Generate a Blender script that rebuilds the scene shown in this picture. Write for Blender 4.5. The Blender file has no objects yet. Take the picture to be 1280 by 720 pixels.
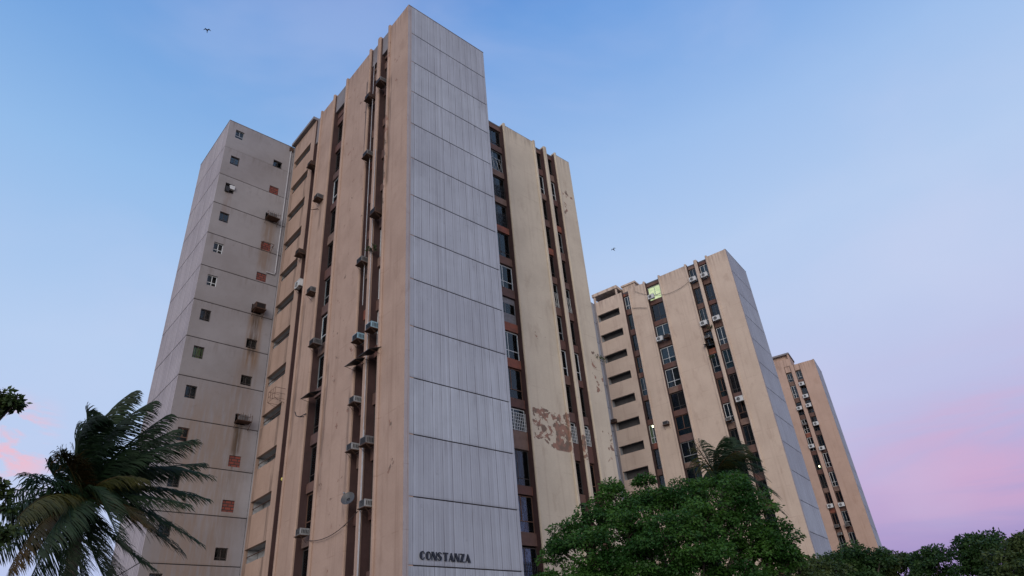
import bpy, math, random
from mathutils import Vector, Matrix
R = math.radians
rnd = random.Random(11)
scene = bpy.context.scene
COL = scene.collection

# ------------------------------------------------------------------ camera
FPX, PITCH, ROLL = 828.48, 0.54784, -0.0879066
cp, sp = math.cos(PITCH), math.sin(PITCH)
_f = Vector((0, cp, sp)); _r = Vector((1, 0, 0)); _u = _r.cross(_f)
cr, sr = math.cos(ROLL), math.sin(ROLL)
CR = _r * cr + _u * sr
CU = _u * cr - _r * sr
CF = _f
CAM = Vector((0, 0, 1.6))
cd = bpy.data.cameras.new('camera'); cam = bpy.data.objects.new('camera', cd); COL.objects.link(cam)
M = Matrix((CR, CU, -CF)).transposed().to_4x4(); M.translation = CAM
cam.matrix_world = M
cd.sensor_width = 36; cd.lens = 36 * FPX / 1280; cd.clip_end = 3000; cd.clip_start = 0.1
scene.camera = cam

def at(px, py, D):
    """point seen at photo pixel (px,py) at horizontal distance D"""
    d = CR * ((px - 640) / FPX) - CU * ((py - 360) / FPX) + CF
    return CAM + d * (D / math.hypot(d.x, d.y))

# ------------------------------------------------------------------ node helper
def lin(c):
    return tuple(((v / 255) / 12.92 if v <= 10 else (((v / 255) + .055) / 1.055) ** 2.4) for v in c) + (1,)

class NT:
    def __init__(s, tree): s.t = tree; s.n = tree.nodes; s.l = tree.links
    def put(s, sock, v):
        if v is None: return
        if isinstance(v, bpy.types.NodeSocket): s.l.new(v, sock)
        else: sock.default_value = v
    def math(s, op, a, b=None, c=None, clamp=False):
        n = s.n.new('ShaderNodeMath'); n.operation = op; n.use_clamp = clamp
        s.put(n.inputs[0], a); s.put(n.inputs[1], b)
        if c is not None: s.put(n.inputs[2], c)
        return n.outputs[0]
    def mix(s, f, a, b, blend='MIX'):
        n = s.n.new('ShaderNodeMix'); n.data_type = 'RGBA'; n.blend_type = blend
        s.put(n.inputs[0], f); s.put(n.inputs[6], a); s.put(n.inputs[7], b)
        return n.outputs[2]
    def ramp(s, f, stops, interp='LINEAR'):
        n = s.n.new('ShaderNodeValToRGB'); cr_ = n.color_ramp; cr_.interpolation = interp
        while len(cr_.elements) < len(stops): cr_.elements.new(.5)
        for e, (p, c) in zip(cr_.elements, stops):
            e.position = p; e.color = c if not isinstance(c, (int, float)) else (c, c, c, 1)
        s.put(n.inputs[0], f); return n.outputs[0]
    def noise(s, vec, scale, detail=4, rough=.55, dist=0):
        n = s.n.new('ShaderNodeTexNoise'); s.put(n.inputs['Vector'], vec)
        n.inputs['Scale'].default_value = scale; n.inputs['Detail'].default_value = detail
        n.inputs['Roughness'].default_value = rough; n.inputs['Distortion'].default_value = dist
        return n.outputs[0]
    def white(s, w):
        n = s.n.new('ShaderNodeTexWhiteNoise'); n.noise_dimensions = '1D'; s.put(n.inputs['W'], w); return n.outputs[0]
    def coord(s, kind='Object'):
        return s.n.new('ShaderNodeTexCoord').outputs[kind]
    def sep(s, v):
        n = s.n.new('ShaderNodeSeparateXYZ'); s.put(n.inputs[0], v); return n.outputs
    def comb(s, x, y, z):
        n = s.n.new('ShaderNodeCombineXYZ'); s.put(n.inputs[0], x); s.put(n.inputs[1], y); s.put(n.inputs[2], z); return n.outputs[0]
    def scale(s, v, sc):
        n = s.n.new('ShaderNodeVectorMath'); n.operation = 'MULTIPLY'; s.put(n.inputs[0], v); n.inputs[1].default_value = sc; return n.outputs[0]
    def smooth(s, v, a, b):
        n = s.n.new('ShaderNodeMapRange'); n.interpolation_type = 'SMOOTHSTEP'
        s.put(n.inputs[0], v); n.inputs[1].default_value = a; n.inputs[2].default_value = b
        return n.outputs[0]
    def band(s, v, a, b, soft):
        return s.math('MULTIPLY', s.smooth(v, a - soft, a + soft), s.smooth(v, b + soft, b - soft))

# ------------------------------------------------------------------ world: dusk sky
SUN_AZ, SUN_EL = R(-97), R(16)         # math angle from +X, behind the viewer to the right
world = bpy.data.worlds.new("World"); scene.world = world; world.use_nodes = True
w = NT(world.node_tree); w.n.clear()
out = w.n.new('ShaderNodeOutputWorld'); bg = w.n.new('ShaderNodeBackground'); w.l.new(bg.outputs[0], out.inputs[0])
sky = w.n.new('ShaderNodeTexSky'); sky.sky_type = 'NISHITA'; sky.sun_disc = False
sky.sun_elevation = SUN_EL; sky.sun_rotation = math.pi / 2 - SUN_AZ
sky.dust_density = 2.0; sky.ozone_density = 3.0
gen = w.coord('Generated'); X, Y, Z = w.sep(gen)
base = w.ramp(Z, [(0.0, lin((150, 130, 186))), (.10, lin((164, 146, 198))), (.19, lin((184, 172, 216))), (.30, lin((190, 194, 230))),
                  (.42, lin((188, 204, 237))), (.53, lin((180, 204, 239))), (.66, lin((158, 191, 236))), (.80, lin((108, 159, 224))), (.92, lin((66, 116, 200)))])
left = w.ramp(Z, [(0.0, lin((180, 184, 226))), (.25, lin((190, 206, 240))), (.42, lin((182, 206, 240))), (.62, lin((148, 188, 234))),
                  (.78, lin((102, 155, 219))), (.92, lin((62, 114, 196)))])
side = w.smooth(X, .35, -.45)
c = w.mix(side, base, left)
# pink dusk band to the right
pn = w.noise(w.scale(gen, (1.6, 1.6, 11)), 1.6, 6, .55, .6)
pm = w.math('MULTIPLY', w.band(Z, .12, .27, .09), w.smooth(X, .28, .62))
pm = w.math('MULTIPLY', pm, w.smooth(pn, .38, .62))
c = w.mix(w.math('MULTIPLY', pm, .66), c, lin((220, 170, 202)))
# small salmon clouds low on the left
cn = w.noise(w.scale(gen, (5, 5, 16)), 1.5, 7, .62, .9)
cm = w.math('MULTIPLY', w.band(Z, .255, .335, .028), w.smooth(X, -.555, -.60))
cm = w.math('MULTIPLY', cm, w.smooth(cn, .44, .57))
c = w.mix(w.math('MULTIPLY', cm, .85), c, lin((242, 186, 200)))
# faint high wisps
hn = w.noise(w.scale(gen, (1.5, 1.5, 3)), 1.3, 5, .5, .5)
c = w.mix(w.math('MULTIPLY', w.smooth(hn, .42, .72), .24), c, lin((215, 215, 240)))
hw = w.math('MULTIPLY', w.band(Z, .66, .74, .04), w.smooth(X, -.56, -.64))
c = w.mix(w.math('MULTIPLY', hw, .45), c, lin((205, 180, 215)))
nish = w.mix(1.0, sky.outputs[0], (.09, .09, .09, 1), 'MULTIPLY')
# unseen sky behind the viewer, mostly flat pale colour, brightened to light the walls
back = w.smooth(Y, .05, -.5)
c = w.mix(back, c, w.mix(.35, lin((214, 214, 236)), nish))
w.l.new(c, bg.inputs[0]); bg.inputs[1].default_value = 1.0

sd = bpy.data.lights.new('sun', 'SUN'); so = bpy.data.objects.new('sun', sd); COL.objects.link(so)
sd.energy = 1.25; sd.angle = R(40); sd.color = (1.0, .90, .84)
dv = Vector((math.cos(SUN_EL) * math.cos(SUN_AZ), math.cos(SUN_EL) * math.sin(SUN_AZ), math.sin(SUN_EL)))
so.rotation_euler = dv.to_track_quat('Z', 'Y').to_euler()
scene.view_settings.view_transform = 'Standard'; scene.view_settings.look = 'None'
scene.view_settings.exposure = 0; scene.view_settings.gamma = 1
scene.render.engine = 'CYCLES'
scene.cycles.max_bounces = 6; scene.cycles.transparent_max_bounces = 12
scene.render.resolution_x = 1024; scene.render.resolution_y = 576

# ------------------------------------------------------------------ materials
def newmat(name):
    m = bpy.data.materials.new(name); m.use_nodes = True
    t = NT(m.node_tree); b = m.node_tree.nodes['Principled BSDF']
    return m, t, b

def plaster(name, c1, c2, streak, peels=(), streak_amt=.35, bump=.15, axis='X', stains=()):
    """painted render: mottled, with vertical rain streaks and optional patches of lost paint"""
    m, t, b = newmat(name)
    v = t.coord(); X, Y, Z = t.sep(v); AX = X if axis == 'X' else Y
    n1 = t.noise(v, .35, 5, .6)
    col = t.mix(t.smooth(n1, .3, .7), c1, c2)
    st = t.noise(t.scale(v, (2.6, 2.6, .09)), 1.0, 5, .6, .2)
    col = t.mix(t.math('MULTIPLY', t.smooth(st, .5, .78), streak_amt), col, streak)
    fine = t.noise(v, 9, 4, .7)
    col = t.mix(t.math('MULTIPLY', t.smooth(fine, .35, .75), .16), col, streak)
    fz = t.math('ABSOLUTE', t.math('SUBTRACT', t.math('FRACT', t.math('DIVIDE', t.math('ADD', Z, .74), 3.0)), .5))
    pour = t.math('MULTIPLY', t.smooth(fz, .485, .497), t.smooth(t.noise(v, 1.1, 4, .6), .42, .62))
    col = t.mix(t.math('MULTIPLY', pour, .35), col, streak)
    blot = t.noise(t.scale(v, (1, 1, .45)), .9, 6, .65, .4)
    col = t.mix(t.math('MULTIPLY', t.smooth(blot, .54, .68), .28), col, streak)
    for (a0, a1, z0, z1) in stains:
        kk = t.math('MULTIPLY', t.band(AX, a0, a1, .07), t.band(Z, z0, z1, .35))
        kk = t.math('MULTIPLY', kk, t.smooth(t.noise(t.scale(v, (6, 6, .5)), 1, 4), .3, .6))
        col = t.mix(t.math('MULTIPLY', kk, .6), col, (.10, .07, .055, 1))
    # grime runs below the roof edge
    top = t.math('MULTIPLY', t.smooth(Z, 43.6, 45.9), t.smooth(t.noise(t.scale(v, (3.5, 3.5, .25)), 1, 4), .42, .66))
    col = t.mix(t.math('MULTIPLY', top, .45), col, (streak[0] * .5, streak[1] * .5, streak[2] * .55, 1))
    h = t.math('MULTIPLY', fine, .5)
    if peels:
        pn_ = t.noise(v, 1.35, 7, .62, .35)
        tot = None
        for (u0, u1, z0, z1, s, th) in peels:
            k = t.math('MULTIPLY', t.band(AX, u0, u1, s), t.band(Z, z0, z1, s))
            k = t.smooth(t.math('ADD', t.math('MULTIPLY', k, .08), pn_), th, th + .012)
            k = t.math('MULTIPLY', k, t.math('MULTIPLY', t.band(AX, u0, u1, s), t.band(Z, z0, z1, s)), clamp=True)
            tot = k if tot is None else t.math('MAXIMUM', tot, k)
        tot = t.smooth(tot, .1, .3)
        inner = t.noise(v, 2.2, 4)
        pc = t.mix(t.smooth(inner, .42, .6), (.29, .165, .12, 1), (.17, .125, .095, 1))
        col = t.mix(tot, col, pc)
        h = t.math('SUBTRACT', h, t.math('MULTIPLY', tot, 2.0))
    t.put(b.inputs['Base Color'], col); b.inputs['Roughness'].default_value = .85
    bp = t.n.new('ShaderNodeBump'); bp.inputs['Strength'].default_value = bump; bp.inputs['Distance'].default_value = .03
    t.put(bp.inputs['Height'], h); t.l.new(bp.outputs[0], b.inputs['Normal'])
    return m

TAN = plaster('tan_plaster', (.455, .33, .26, 1), (.385, .275, .215, 1), (.25, .16, .115, 1), streak_amt=.5,
    peels=[(.9, 1.5, 10.4, 13.8, .2, .655), (1.0, 1.8, 38.5, 41.5, .2, .66), (2.4, 2.7, 28, 44, .1, .62), (5.2, 8.9, 3, 44, .3, .72)], axis='Y', stains=[(11.75, 12.15, 32.4, 34.8), (11.3, 11.7, 22.8, 26.1), (5.3, 5.6, 36, 43.8), (2.05, 2.4, 30, 40), (8.5, 8.85, 12, 20), (12.9, 13.3, 16, 27), (5.35, 5.8, 10, 17), (18.0, 18.5, 8, 40), (15.3, 15.7, 8, 40)])
TAN2 = plaster('orange_tan_plaster', (.50, .36, .285, 1), (.44, .315, .25, 1), (.32, .20, .14, 1))
PALE = plaster('pale_pinkish_plaster', (.60, .495, .40, 1), (.53, .43, .345, 1), (.32, .22, .17, 1))
CREAM = plaster('cream_plaster', (.60, .535, .42, 1), (.52, .46, .36, 1), (.34, .26, .19, 1),
    peels=[(13.7, 17.35, 15.9, 18.7, .25, .60), (13.7, 17.3, 18.0, 18.6, .10, .55), (15.9, 17.15, 15.9, 17.7, .22, .47), (17.4, 18.9, 15.2, 17.4, .15, .58), (20.5, 22.1, 15.6, 18.0, .3, .64),
           (20.9, 22.1, 20.9, 25.0, .3, .64), (20.2, 22.1, 38.8, 42.6, .35, .67), (14.6, 16.4, 24.2, 25.0, .2, .67)], streak_amt=.3)

def concrete(name, c1, c2, dark, boards=True, stains=(), ribs=False):
    m, t, b = newmat(name)
    v = t.coord(); X, Y, Z = t.sep(v)
    n1 = t.noise(v, .28, 6, .62)
    col = t.mix(t.smooth(n1, .3, .7), c1, c2)
    # each cast panel has a slightly different tone
    k = t.math('FLOOR', t.math('DIVIDE', t.math('SUBTRACT', Z, .76), 3.0))
    tone = t.white(k)
    col = t.mix(t.math('MULTIPLY', tone, .34), col, (c2[0] * .80, c2[1] * .76, c2[2] * .80, 1))
    s = t.math('ADD', X, Y)
    fine = t.noise(t.scale(v, (6, 6, 1.2)), 1.5, 5, .7)
    h = t.math('MULTIPLY', fine, .4)
    if boards:
        off = t.math('MULTIPLY', t.white(t.math('ADD', k, 7.3)), .06)
        wob = t.math('MULTIPLY', t.noise(t.scale(v, (1, 1, .4)), 1.5, 2), .03)
        ss = t.math('ADD', t.math('ADD', s, off), wob)
        f1 = t.math('FRACT', t.math('DIVIDE', ss, .58))
        d1 = t.math('ABSOLUTE', t.math('SUBTRACT', f1, .5))
        l1 = t.smooth(d1, .455, .49)
        f2 = t.math('FRACT', t.math('DIVIDE', ss, .145))
        d2 = t.math('ABSOLUTE', t.math('SUBTRACT', f2, .5))
        l2 = t.smooth(d2, .38, .48)
        brk = t.smooth(t.noise(t.scale(v, (2.2, 2.2, .35)), 1.3, 3), .36, .6)
        bt = t.white(t.math('FLOOR', t.math('DIVIDE', ss, .145)))
        col = t.mix(t.math('MULTIPLY', bt, .24), col, dark)
        col = t.mix(t.math('MULTIPLY', l1, t.math('ADD', t.math('MULTIPLY', brk, .6), .28)), col, dark)
        col = t.mix(t.math('MULTIPLY', t.math('MULTIPLY', l2, brk), .38), col, dark)
        if ribs:
            f3 = t.math('FRACT', t.math('DIVIDE', ss, .36)); l3 = t.smooth(t.math('ABSOLUTE', t.math('SUBTRACT', f3, .5)), .30, .46)
            col = t.mix(t.math('MULTIPLY', l3, .6), col, dark)
            h = t.math('SUBTRACT', h, t.math('MULTIPLY', l3, 1.5))
        h = t.math('SUBTRACT', h, t.math('ADD', t.math('MULTIPLY', l1, .9), t.math('MULTIPLY', l2, .3)))
    # dirt washing down from each joint
    fz = t.math('FRACT', t.math('DIVIDE', t.math('SUBTRACT', Z, .76), 3.0))
    wash = t.math('MULTIPLY', t.smooth(fz, .55, 1.0), t.smooth(t.noise(t.scale(v, (2.4, 2.4, .3)), 1.4, 5, .65), .45, .75))
    col = t.mix(t.math('MULTIPLY', wash, .5), col, dark)
    foot = t.math('MULTIPLY', t.smooth(fz, .06, 0.0), t.smooth(n1, .35, .6))
    col = t.mix(t.math('MULTIPLY', foot, .4), col, dark)
    sp_ = t.noise(v, 2.3, 6, .7)
    col = t.mix(t.math('MULTIPLY', t.smooth(sp_, .58, .75), .35), col, dark)
    for (u0, u1, z0, z1, sft, cc, amt) in stains:
        kk = t.math('MULTIPLY', t.band(X, u0, u1, sft), t.band(Z, z0, z1, sft * 3))
        kk = t.math('MULTIPLY', kk, t.smooth(t.noise(t.scale(v, (5, 5, .5)), 1, 5), .25, .6))
        col = t.mix(t.math('MULTIPLY', kk, amt), col, cc)
    t.put(b.inputs['Base Color'], col); b.inputs['Roughness'].default_value = .9
    bp = t.n.new('ShaderNodeBump'); bp.inputs['Strength'].default_value = .35; bp.inputs['Distance'].default_value = .03
    t.put(bp.inputs['Height'], h); t.l.new(bp.outputs[0], b.inputs['Normal'])
    return m

CONC = concrete('board_marked_concrete', (.45, .50, .575, 1), (.37, .41, .475, 1), (.16, .16, .18, 1))
PILAS = plaster('grey_corner_render', (.40, .37, .38, 1), (.34, .31, .33, 1), (.2, .16, .15, 1))
PINKC = concrete('pinkish_cast_concrete', (.52, .49, .51, 1), (.44, .41, .435, 1), (.13, .115, .125, 1), ribs=True)
BROWN_ST = (.20, .125, .07, 1); BLACK_ST = (.03, .027, .026, 1)
SMOOTHC = concrete('stained_smooth_concrete', (.335, .33, .345, 1), (.265, .255, .26, 1), (.165, .14, .13, 1), boards=False, stains=[
    (-1.75, -.75, 31.8, 37.0, .25, BROWN_ST, .55), (-1.75, -.7, 23.4, 28.0, .22, BROWN_ST, .75), (-1.5, -1.0, 24.4, 27.9, .1, BLACK_ST, .6),
    (-1.65, -1.15, 16.9, 19.2, .1, BLACK_ST, .85), (-1.5, -1.3, 15.9, 18.9, .05, BLACK_ST, .8), (-2.3, -.6, 5, 24, .5, BROWN_ST, .35), (-5.2, -2.0, 2, 20.5, .9, (.26, .17, .10, 1), .45),
    (-5.2, -4.6, 35.0, 38.6, .1, (.22, .15, .12, 1), .35)])
GREYPLATE = concrete('weathered_grey_panel', (.27, .26, .27, 1), (.20, .19, .20, 1), (.09, .085, .09, 1), boards=False)

def flat(name, c1, rough=.6, metal=0, var=.3, sc=4, spec=None):
    m, t, b = newmat(name)
    n = t.noise(t.coord(), sc, 4, .6)
    col = t.mix(t.math('MULTIPLY', t.smooth(n, .35, .7), var), c1, (c1[0] * .45, c1[1] * .45, c1[2] * .45, 1))
    t.put(b.inputs['Base Color'], col); b.inputs['Roughness'].default_value = rough; b.inputs['Metallic'].default_value = metal
    return m

def brown_mat():
    m, t, b = newmat('brown_painted_render')
    v = t.coord(); X, Y, Z = t.sep(v)
    k = t.math('FLOOR', t.math('DIVIDE', t.math('ADD', Z, 1.2), 3.0))
    bay = t.math('FLOOR', t.math('DIVIDE', t.math('ADD', X, Y), 1.45))
    r = t.white(t.math('ADD', t.math('MULTIPLY', k, 3.17), t.math('MULTIPLY', bay, 17.3)))
    col = t.ramp(r, [(0, (.12, .058, .048, 1)), (.3, (.145, .082, .065, 1)), (.5, (.12, .07, .062, 1)), (.72, (.19, .125, .10, 1)), (.88, (.25, .085, .055, 1))], 'CONSTANT')
    front = t.n.new('ShaderNodeNewGeometry')
    n = t.noise(v, 1.8, 5, .65)
    col = t.mix(t.math('MULTIPLY', t.smooth(n, .4, .7), .55), col, (.07, .045, .038, 1))
    t.put(b.inputs['Base Color'], col); b.inputs['Roughness'].default_value = .8
    return m
BROWN = brown_mat()
REVEAL = flat('dark_brown_reveal', (.065, .033, .031, 1), .8, var=.5, sc=1.5)
JOINT = flat('joint_sealant', (.035, .032, .035, 1), .9)
ROOFM = flat('roof_bitumen', (.10, .095, .10, 1), .9)
CORE = flat('unlit_room', (.025, .022, .022, 1), .9)  # near-black colour stands in for the darkness inside the rooms
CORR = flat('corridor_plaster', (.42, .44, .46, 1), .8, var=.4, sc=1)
CORRD = flat('shaded_stairwell_plaster', (.10, .10, .105, 1), .85, var=.5, sc=1)  # darkened copy of the corridor plaster, stairwell shade put into the colour
def brick_mat():
    m, t, b = newmat('red_brick_infill'); X, Y, Z = t.sep(t.coord())
    n = t.n.new('ShaderNodeTexBrick'); t.put(n.inputs['Vector'], t.comb(t.math('ADD', X, Y), Z, 0))
    n.inputs['Color1'].default_value = (.25, .06, .042, 1); n.inputs['Color2'].default_value = (.17, .05, .04, 1); n.inputs['Mortar'].default_value = (.05, .035, .035, 1)
    n.inputs['Scale'].default_value = 1.0; n.inputs['Brick Width'].default_value = .40; n.inputs['Row Height'].default_value = .2; n.inputs['Mortar Size'].default_value = .03
    t.put(b.inputs['Base Color'], n.outputs[0]); b.inputs['Roughness'].default_value = .9
    return m
BRICK = brick_mat()
WHITE = flat('white_aluminium', (.62, .66, .68, 1), .45, var=.2)
ALU = flat('grey_aluminium', (.33, .35, .36, 1), .4, .4)
DARKF = flat('dark_bronze_frame', (.055, .045, .042, 1), .5)
WOODF = flat('brown_wood_frame', (.14, .075, .05, 1), .7)
PANELG = flat('grey_window_panel', (.20, .20, .22, 1), .7, var=.5)
RUST = flat('rusty_steel', (.10, .055, .038, 1), .8, .2, var=.6, sc=8)
BLACKM = flat('black_steel', (.02, .02, .022, 1), .5)
PIPEW = flat('pale_pipe', (.46, .47, .50, 1), .5, var=.4)
ACW = flat('ac_white_enamel', (.60, .63, .64, 1), .5, var=.35, sc=6)
ACG = flat('ac_weathered_casing', (.16, .16, .165, 1), .6, var=.6, sc=6)
ACM = flat('ac_dull_grey_enamel', (.32, .34, .35, 1), .55, var=.5, sc=6)
DISHM = flat('dark_dish_paint', (.07, .075, .08, 1), .5)
ACB = flat('ac_blue_grey_casing', (.25, .42, .52, 1), .5, var=.4, sc=6)
SIGNM = flat('black_sign_letters', (.014, .02, .032, 1), .45, var=.2)
CAB = flat('cable_sheath', (.05, .04, .04, 1), .6)
BIRDM = flat('dark_feathers', (.03, .03, .035, 1), .8)

def glass(name, tint, op=.25):
    m, t, b = newmat(name); t.n.remove(b)
    o = [n for n in t.n if n.type == 'OUTPUT_MATERIAL'][0]
    tr = t.n.new('ShaderNodeBsdfTransparent'); tr.inputs[0].default_value = tint
    gl = t.n.new('ShaderNodeBsdfGlossy'); gl.inputs['Roughness'].default_value = .06; gl.inputs[0].default_value = (.85, .95, 1, 1)
    nz = t.noise(t.coord(), 1.2, 2)
    bp = t.n.new('ShaderNodeBump'); bp.inputs['Strength'].default_value = .05; bp.inputs['Distance'].default_value = .05
    t.put(bp.inputs['Height'], nz); t.l.new(bp.outputs[0], gl.inputs['Normal'])
    fr = t.n.new('ShaderNodeFresnel'); fr.inputs[0].default_value = 1.45
    f2 = t.math('ADD', fr.outputs[0], .01, clamp=True)
    mx = t.n.new('ShaderNodeMixShader'); t.l.new(f2, mx.inputs[0]); t.l.new(tr.outputs[0], mx.inputs[1]); t.l.new(gl.outputs[0], mx.inputs[2])
    t.l.new(mx.outputs[0], o.inputs[0])
    return m
GLASS = glass('tinted_window_glass', (.40, .50, .55, 1))
GLASSC = glass('clear_window_glass', (.7, .75, .78, 1))
CURT = [flat('curtain_' + n, c, .9, var=.4, sc=5) for n, c in (('cream', (.42, .38, .33, 1)), ('grey', (.18, .19, .22, 1)), ('white', (.55, .57, .6, 1)),
        ('blue', (.08, .17, .26, 1)), ('wine', (.20, .03, .03, 1)), ('ochre', (.35, .27, .12, 1)), ('teal', (.05, .14, .16, 1)))]
def lit(name, c, s):
    m, t, b = newmat(name); b.inputs['Base Color'].default_value = c
    b.inputs['Emission Color'].default_value = c; b.inputs['Emission Strength'].default_value = s
    n = t.noise(t.scale(t.coord(), (1, 1, 5)), 1.4, 3)
    t.put(b.inputs['Emission Color'], t.mix(t.smooth(n, .35, .65), c, (c[0] * .6, c[1] * .75, c[2] * .6, 1)))
    return m
LITROOM = lit('lamp_lit_blind', (.86, .80, .46, 1), 1.25)
LAMPM = lit('lamp_glow', (1, .9, .6, 1), 6)
LITOCHRE = lit('lamp_lit_ochre_blind', (.5, .42, .12, 1), .35)

def leafmat(name, a, bcol, sc=.6, trans=.25):
    m, t, b = newmat(name)
    v = t.coord()
    n = t.noise(v, sc, 3, .6)
    n2 = t.noise(v, 7, 2, .6)
    col = t.mix(t.smooth(n, .35, .65), a, bcol)
    col = t.mix(t.math('MULTIPLY', t.smooth(n2, .45, .7), .5), col, (a[0] * .5, a[1] * .5, a[2] * .5, 1))
    t.put(b.inputs['Base Color'], col); b.inputs['Roughness'].default_value = .55
    b.inputs['Specular IOR Level'].default_value = .3
    tl = t.n.new('ShaderNodeBsdfTranslucent'); t.l.new(col, tl.inputs[0])
    mx = t.n.new('ShaderNodeMixShader'); mx.inputs[0].default_value = trans
    o = [x for x in t.n if x.type == 'OUTPUT_MATERIAL'][0]
    t.l.new(b.outputs[0], mx.inputs[1]); t.l.new(tl.outputs[0], mx.inputs[2]); t.l.new(mx.outputs[0], o.inputs[0])
    return m
LEAF_G = leafmat('bright_green_leaves', (.016, .066, .010, 1), (.055, .145, .020, 1), .8)
LEAF_D = leafmat('deep_green_leaves', (.020, .060, .016, 1), (.045, .10, .024, 1), .6)
LEAF_O = leafmat('olive_leaves', (.035, .070, .020, 1), (.075, .11, .03, 1), .6)
FROND = leafmat('palm_leaflets', (.008, .023, .010, 1), (.018, .045, .016, 1), .9)
FROND_Y = leafmat('yellowing_palm_leaflets', (.035, .045, .010, 1), (.065, .065, .014, 1), .9)
FROND_O = leafmat('browning_palm_leaflets', (.075, .04, .010, 1), (.03, .035, .012, 1), .9)
BARK = flat('grey_brown_bark', (.06, .048, .038, 1), .9, var=.6, sc=6)
PBARK = flat('ringed_palm_bark', (.14, .115, .09, 1), .9, var=.6, sc=9)

# ------------------------------------------------------------------ mesh helpers
class MB:
    def __init__(s): s.v = []; s.f = []; s.m = []
    def box(s, a, b, mi=0):
        x0, y0, z0 = a; x1, y1, z1 = b; n = len(s.v)
        s.v += [(x0, y0, z0), (x1, y0, z0), (x1, y1, z0), (x0, y1, z0), (x0, y0, z1), (x1, y0, z1), (x1, y1, z1), (x0, y1, z1)]
        s.f += [(n, n + 3, n + 2, n + 1), (n + 4, n + 5, n + 6, n + 7), (n, n + 1, n + 5, n + 4), (n + 1, n + 2, n + 6, n + 5), (n + 2, n + 3, n + 7, n + 6), (n + 3, n, n + 4, n + 7)]
        s.m += [mi] * 6
        return s
    def quad(s, a, b, c, d, mi=0):
        n = len(s.v); s.v += [tuple(a), tuple(b), tuple(c), tuple(d)]; s.f.append((n, n + 1, n + 2, n + 3)); s.m.append(mi)
    def tube(s, pts, r, seg=6, mi=0, cap=True):
        pts = [Vector(p) for p in pts]; rs = r if isinstance(r, (list, tuple)) else [r] * len(pts)
        n0 = len(s.v)
        for i, p in enumerate(pts):
            t_ = (pts[min(i + 1, len(pts) - 1)] - pts[max(i - 1, 0)])
            if t_.length < 1e-9: t_ = Vector((0, 0, 1))
            t_.normalize()
            a = t_.cross(Vector((0, 0, 1)) if abs(t_.z) < .9 else Vector((1, 0, 0))).normalized(); b = t_.cross(a)
            for k in range(seg):
                an = 2 * math.pi * k / seg
                s.v.append(tuple(p + (a * math.cos(an) + b * math.sin(an)) * rs[i]))
        for i in range(len(pts) - 1):
            for k in range(seg):
                k2 = (k + 1) % seg; A = n0 + i * seg
                s.f.append((A + k, A + k2, A + seg + k2, A + seg + k)); s.m.append(mi)
        if cap:
            s.f.append(tuple(n0 + k for k in range(seg))[::-1]); s.m.append(mi)
            e = n0 + (len(pts) - 1) * seg
            s.f.append(tuple(e + k for k in range(seg))); s.m.append(mi)
        return s
    def prism(s, poly, y0, y1, mi=0):
        """polygon in xz extruded from y0 to y1"""
        n = len(s.v); k = len(poly)
        s.v += [(x, y0, z) for x, z in poly] + [(x, y1, z) for x, z in poly]
        s.f.append(tuple(range(n, n + k))); s.f.append(tuple(range(n + 2 * k - 1, n + k - 1, -1))); s.m += [mi, mi]
        for i in range(k):
            j = (i + 1) % k; s.f.append((n + i, n + k + i, n + k + j, n + j)); s.m.append(mi)
        return s
    def mesh(s, name, mats):
        me = bpy.data.meshes.new(name); me.from_pydata(s.v, [], s.f)
        if not isinstance(mats, (list, tuple)): mats = [mats]
        for m in mats: me.materials.append(m)
        if len(mats) > 1: me.polygons.foreach_set('material_index', s.m)
        me.update(); return me
    def build(s, name, mats, parent=None, smooth=False):
        me = s.mesh(name, mats)
        if smooth: me.polygons.foreach_set('use_smooth', [True] * len(me.polygons))
        return link(name, me, parent)

def link(name, me, parent=None, loc=None, rz=None):
    o = bpy.data.objects.new(name, me); COL.objects.link(o)
    if parent: o.parent = parent
    if loc is not None: o.location = loc
    if rz is not None: o.rotation_euler = (0, 0, rz)
    return o

def tag(o, label=None, cat=None, group=None, kind=None):
    if label: o['label'] = label
    if cat: o['category'] = cat
    if group: o['group'] = group
    if kind: o['kind'] = kind
    return o

def thing(name, label, cat, loc=(0, 0, 0), rz=0, group=None):
    o = link(name, None, None, loc, rz); o.empty_display_size = .2
    return tag(o, label, cat, group)

# ------------------------------------------------------------------ ground
g = MB(); g.box((-900, -900, -.5), (900, 900, 0)); tag(g.build('ground', flat('dry_ground', (.14, .12, .085, 1), .95, var=.5, sc=.4)), kind='structure')
g = MB(); g.box((-300, -6, .004), (300, 3.2, .008)); tag(g.build('road', flat('asphalt', (.05, .05, .052, 1), .9, var=.3, sc=3)), kind='structure')
g = MB(); g.box((-300, 3.2, .0), (300, 5.4, .13)); tag(g.build('pavement', flat('paving_concrete', (.26, .25, .24, 1), .9, var=.3, sc=2)), kind='structure')

# ------------------------------------------------------------------ building module
ZT = 45.76
JS = [ZT - 3 * k for k in range(0, 16)]
C1 = Vector((-5.8253, 30.7944, 0)); Y1 = R(43.5013)
C2 = Vector((26.2760, 67.6736, 0)); Y2 = R(55.3346)
C3 = Vector((49.5527, 103.8427, 0)); Y3 = R(59.9895)
GAP = .03

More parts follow.
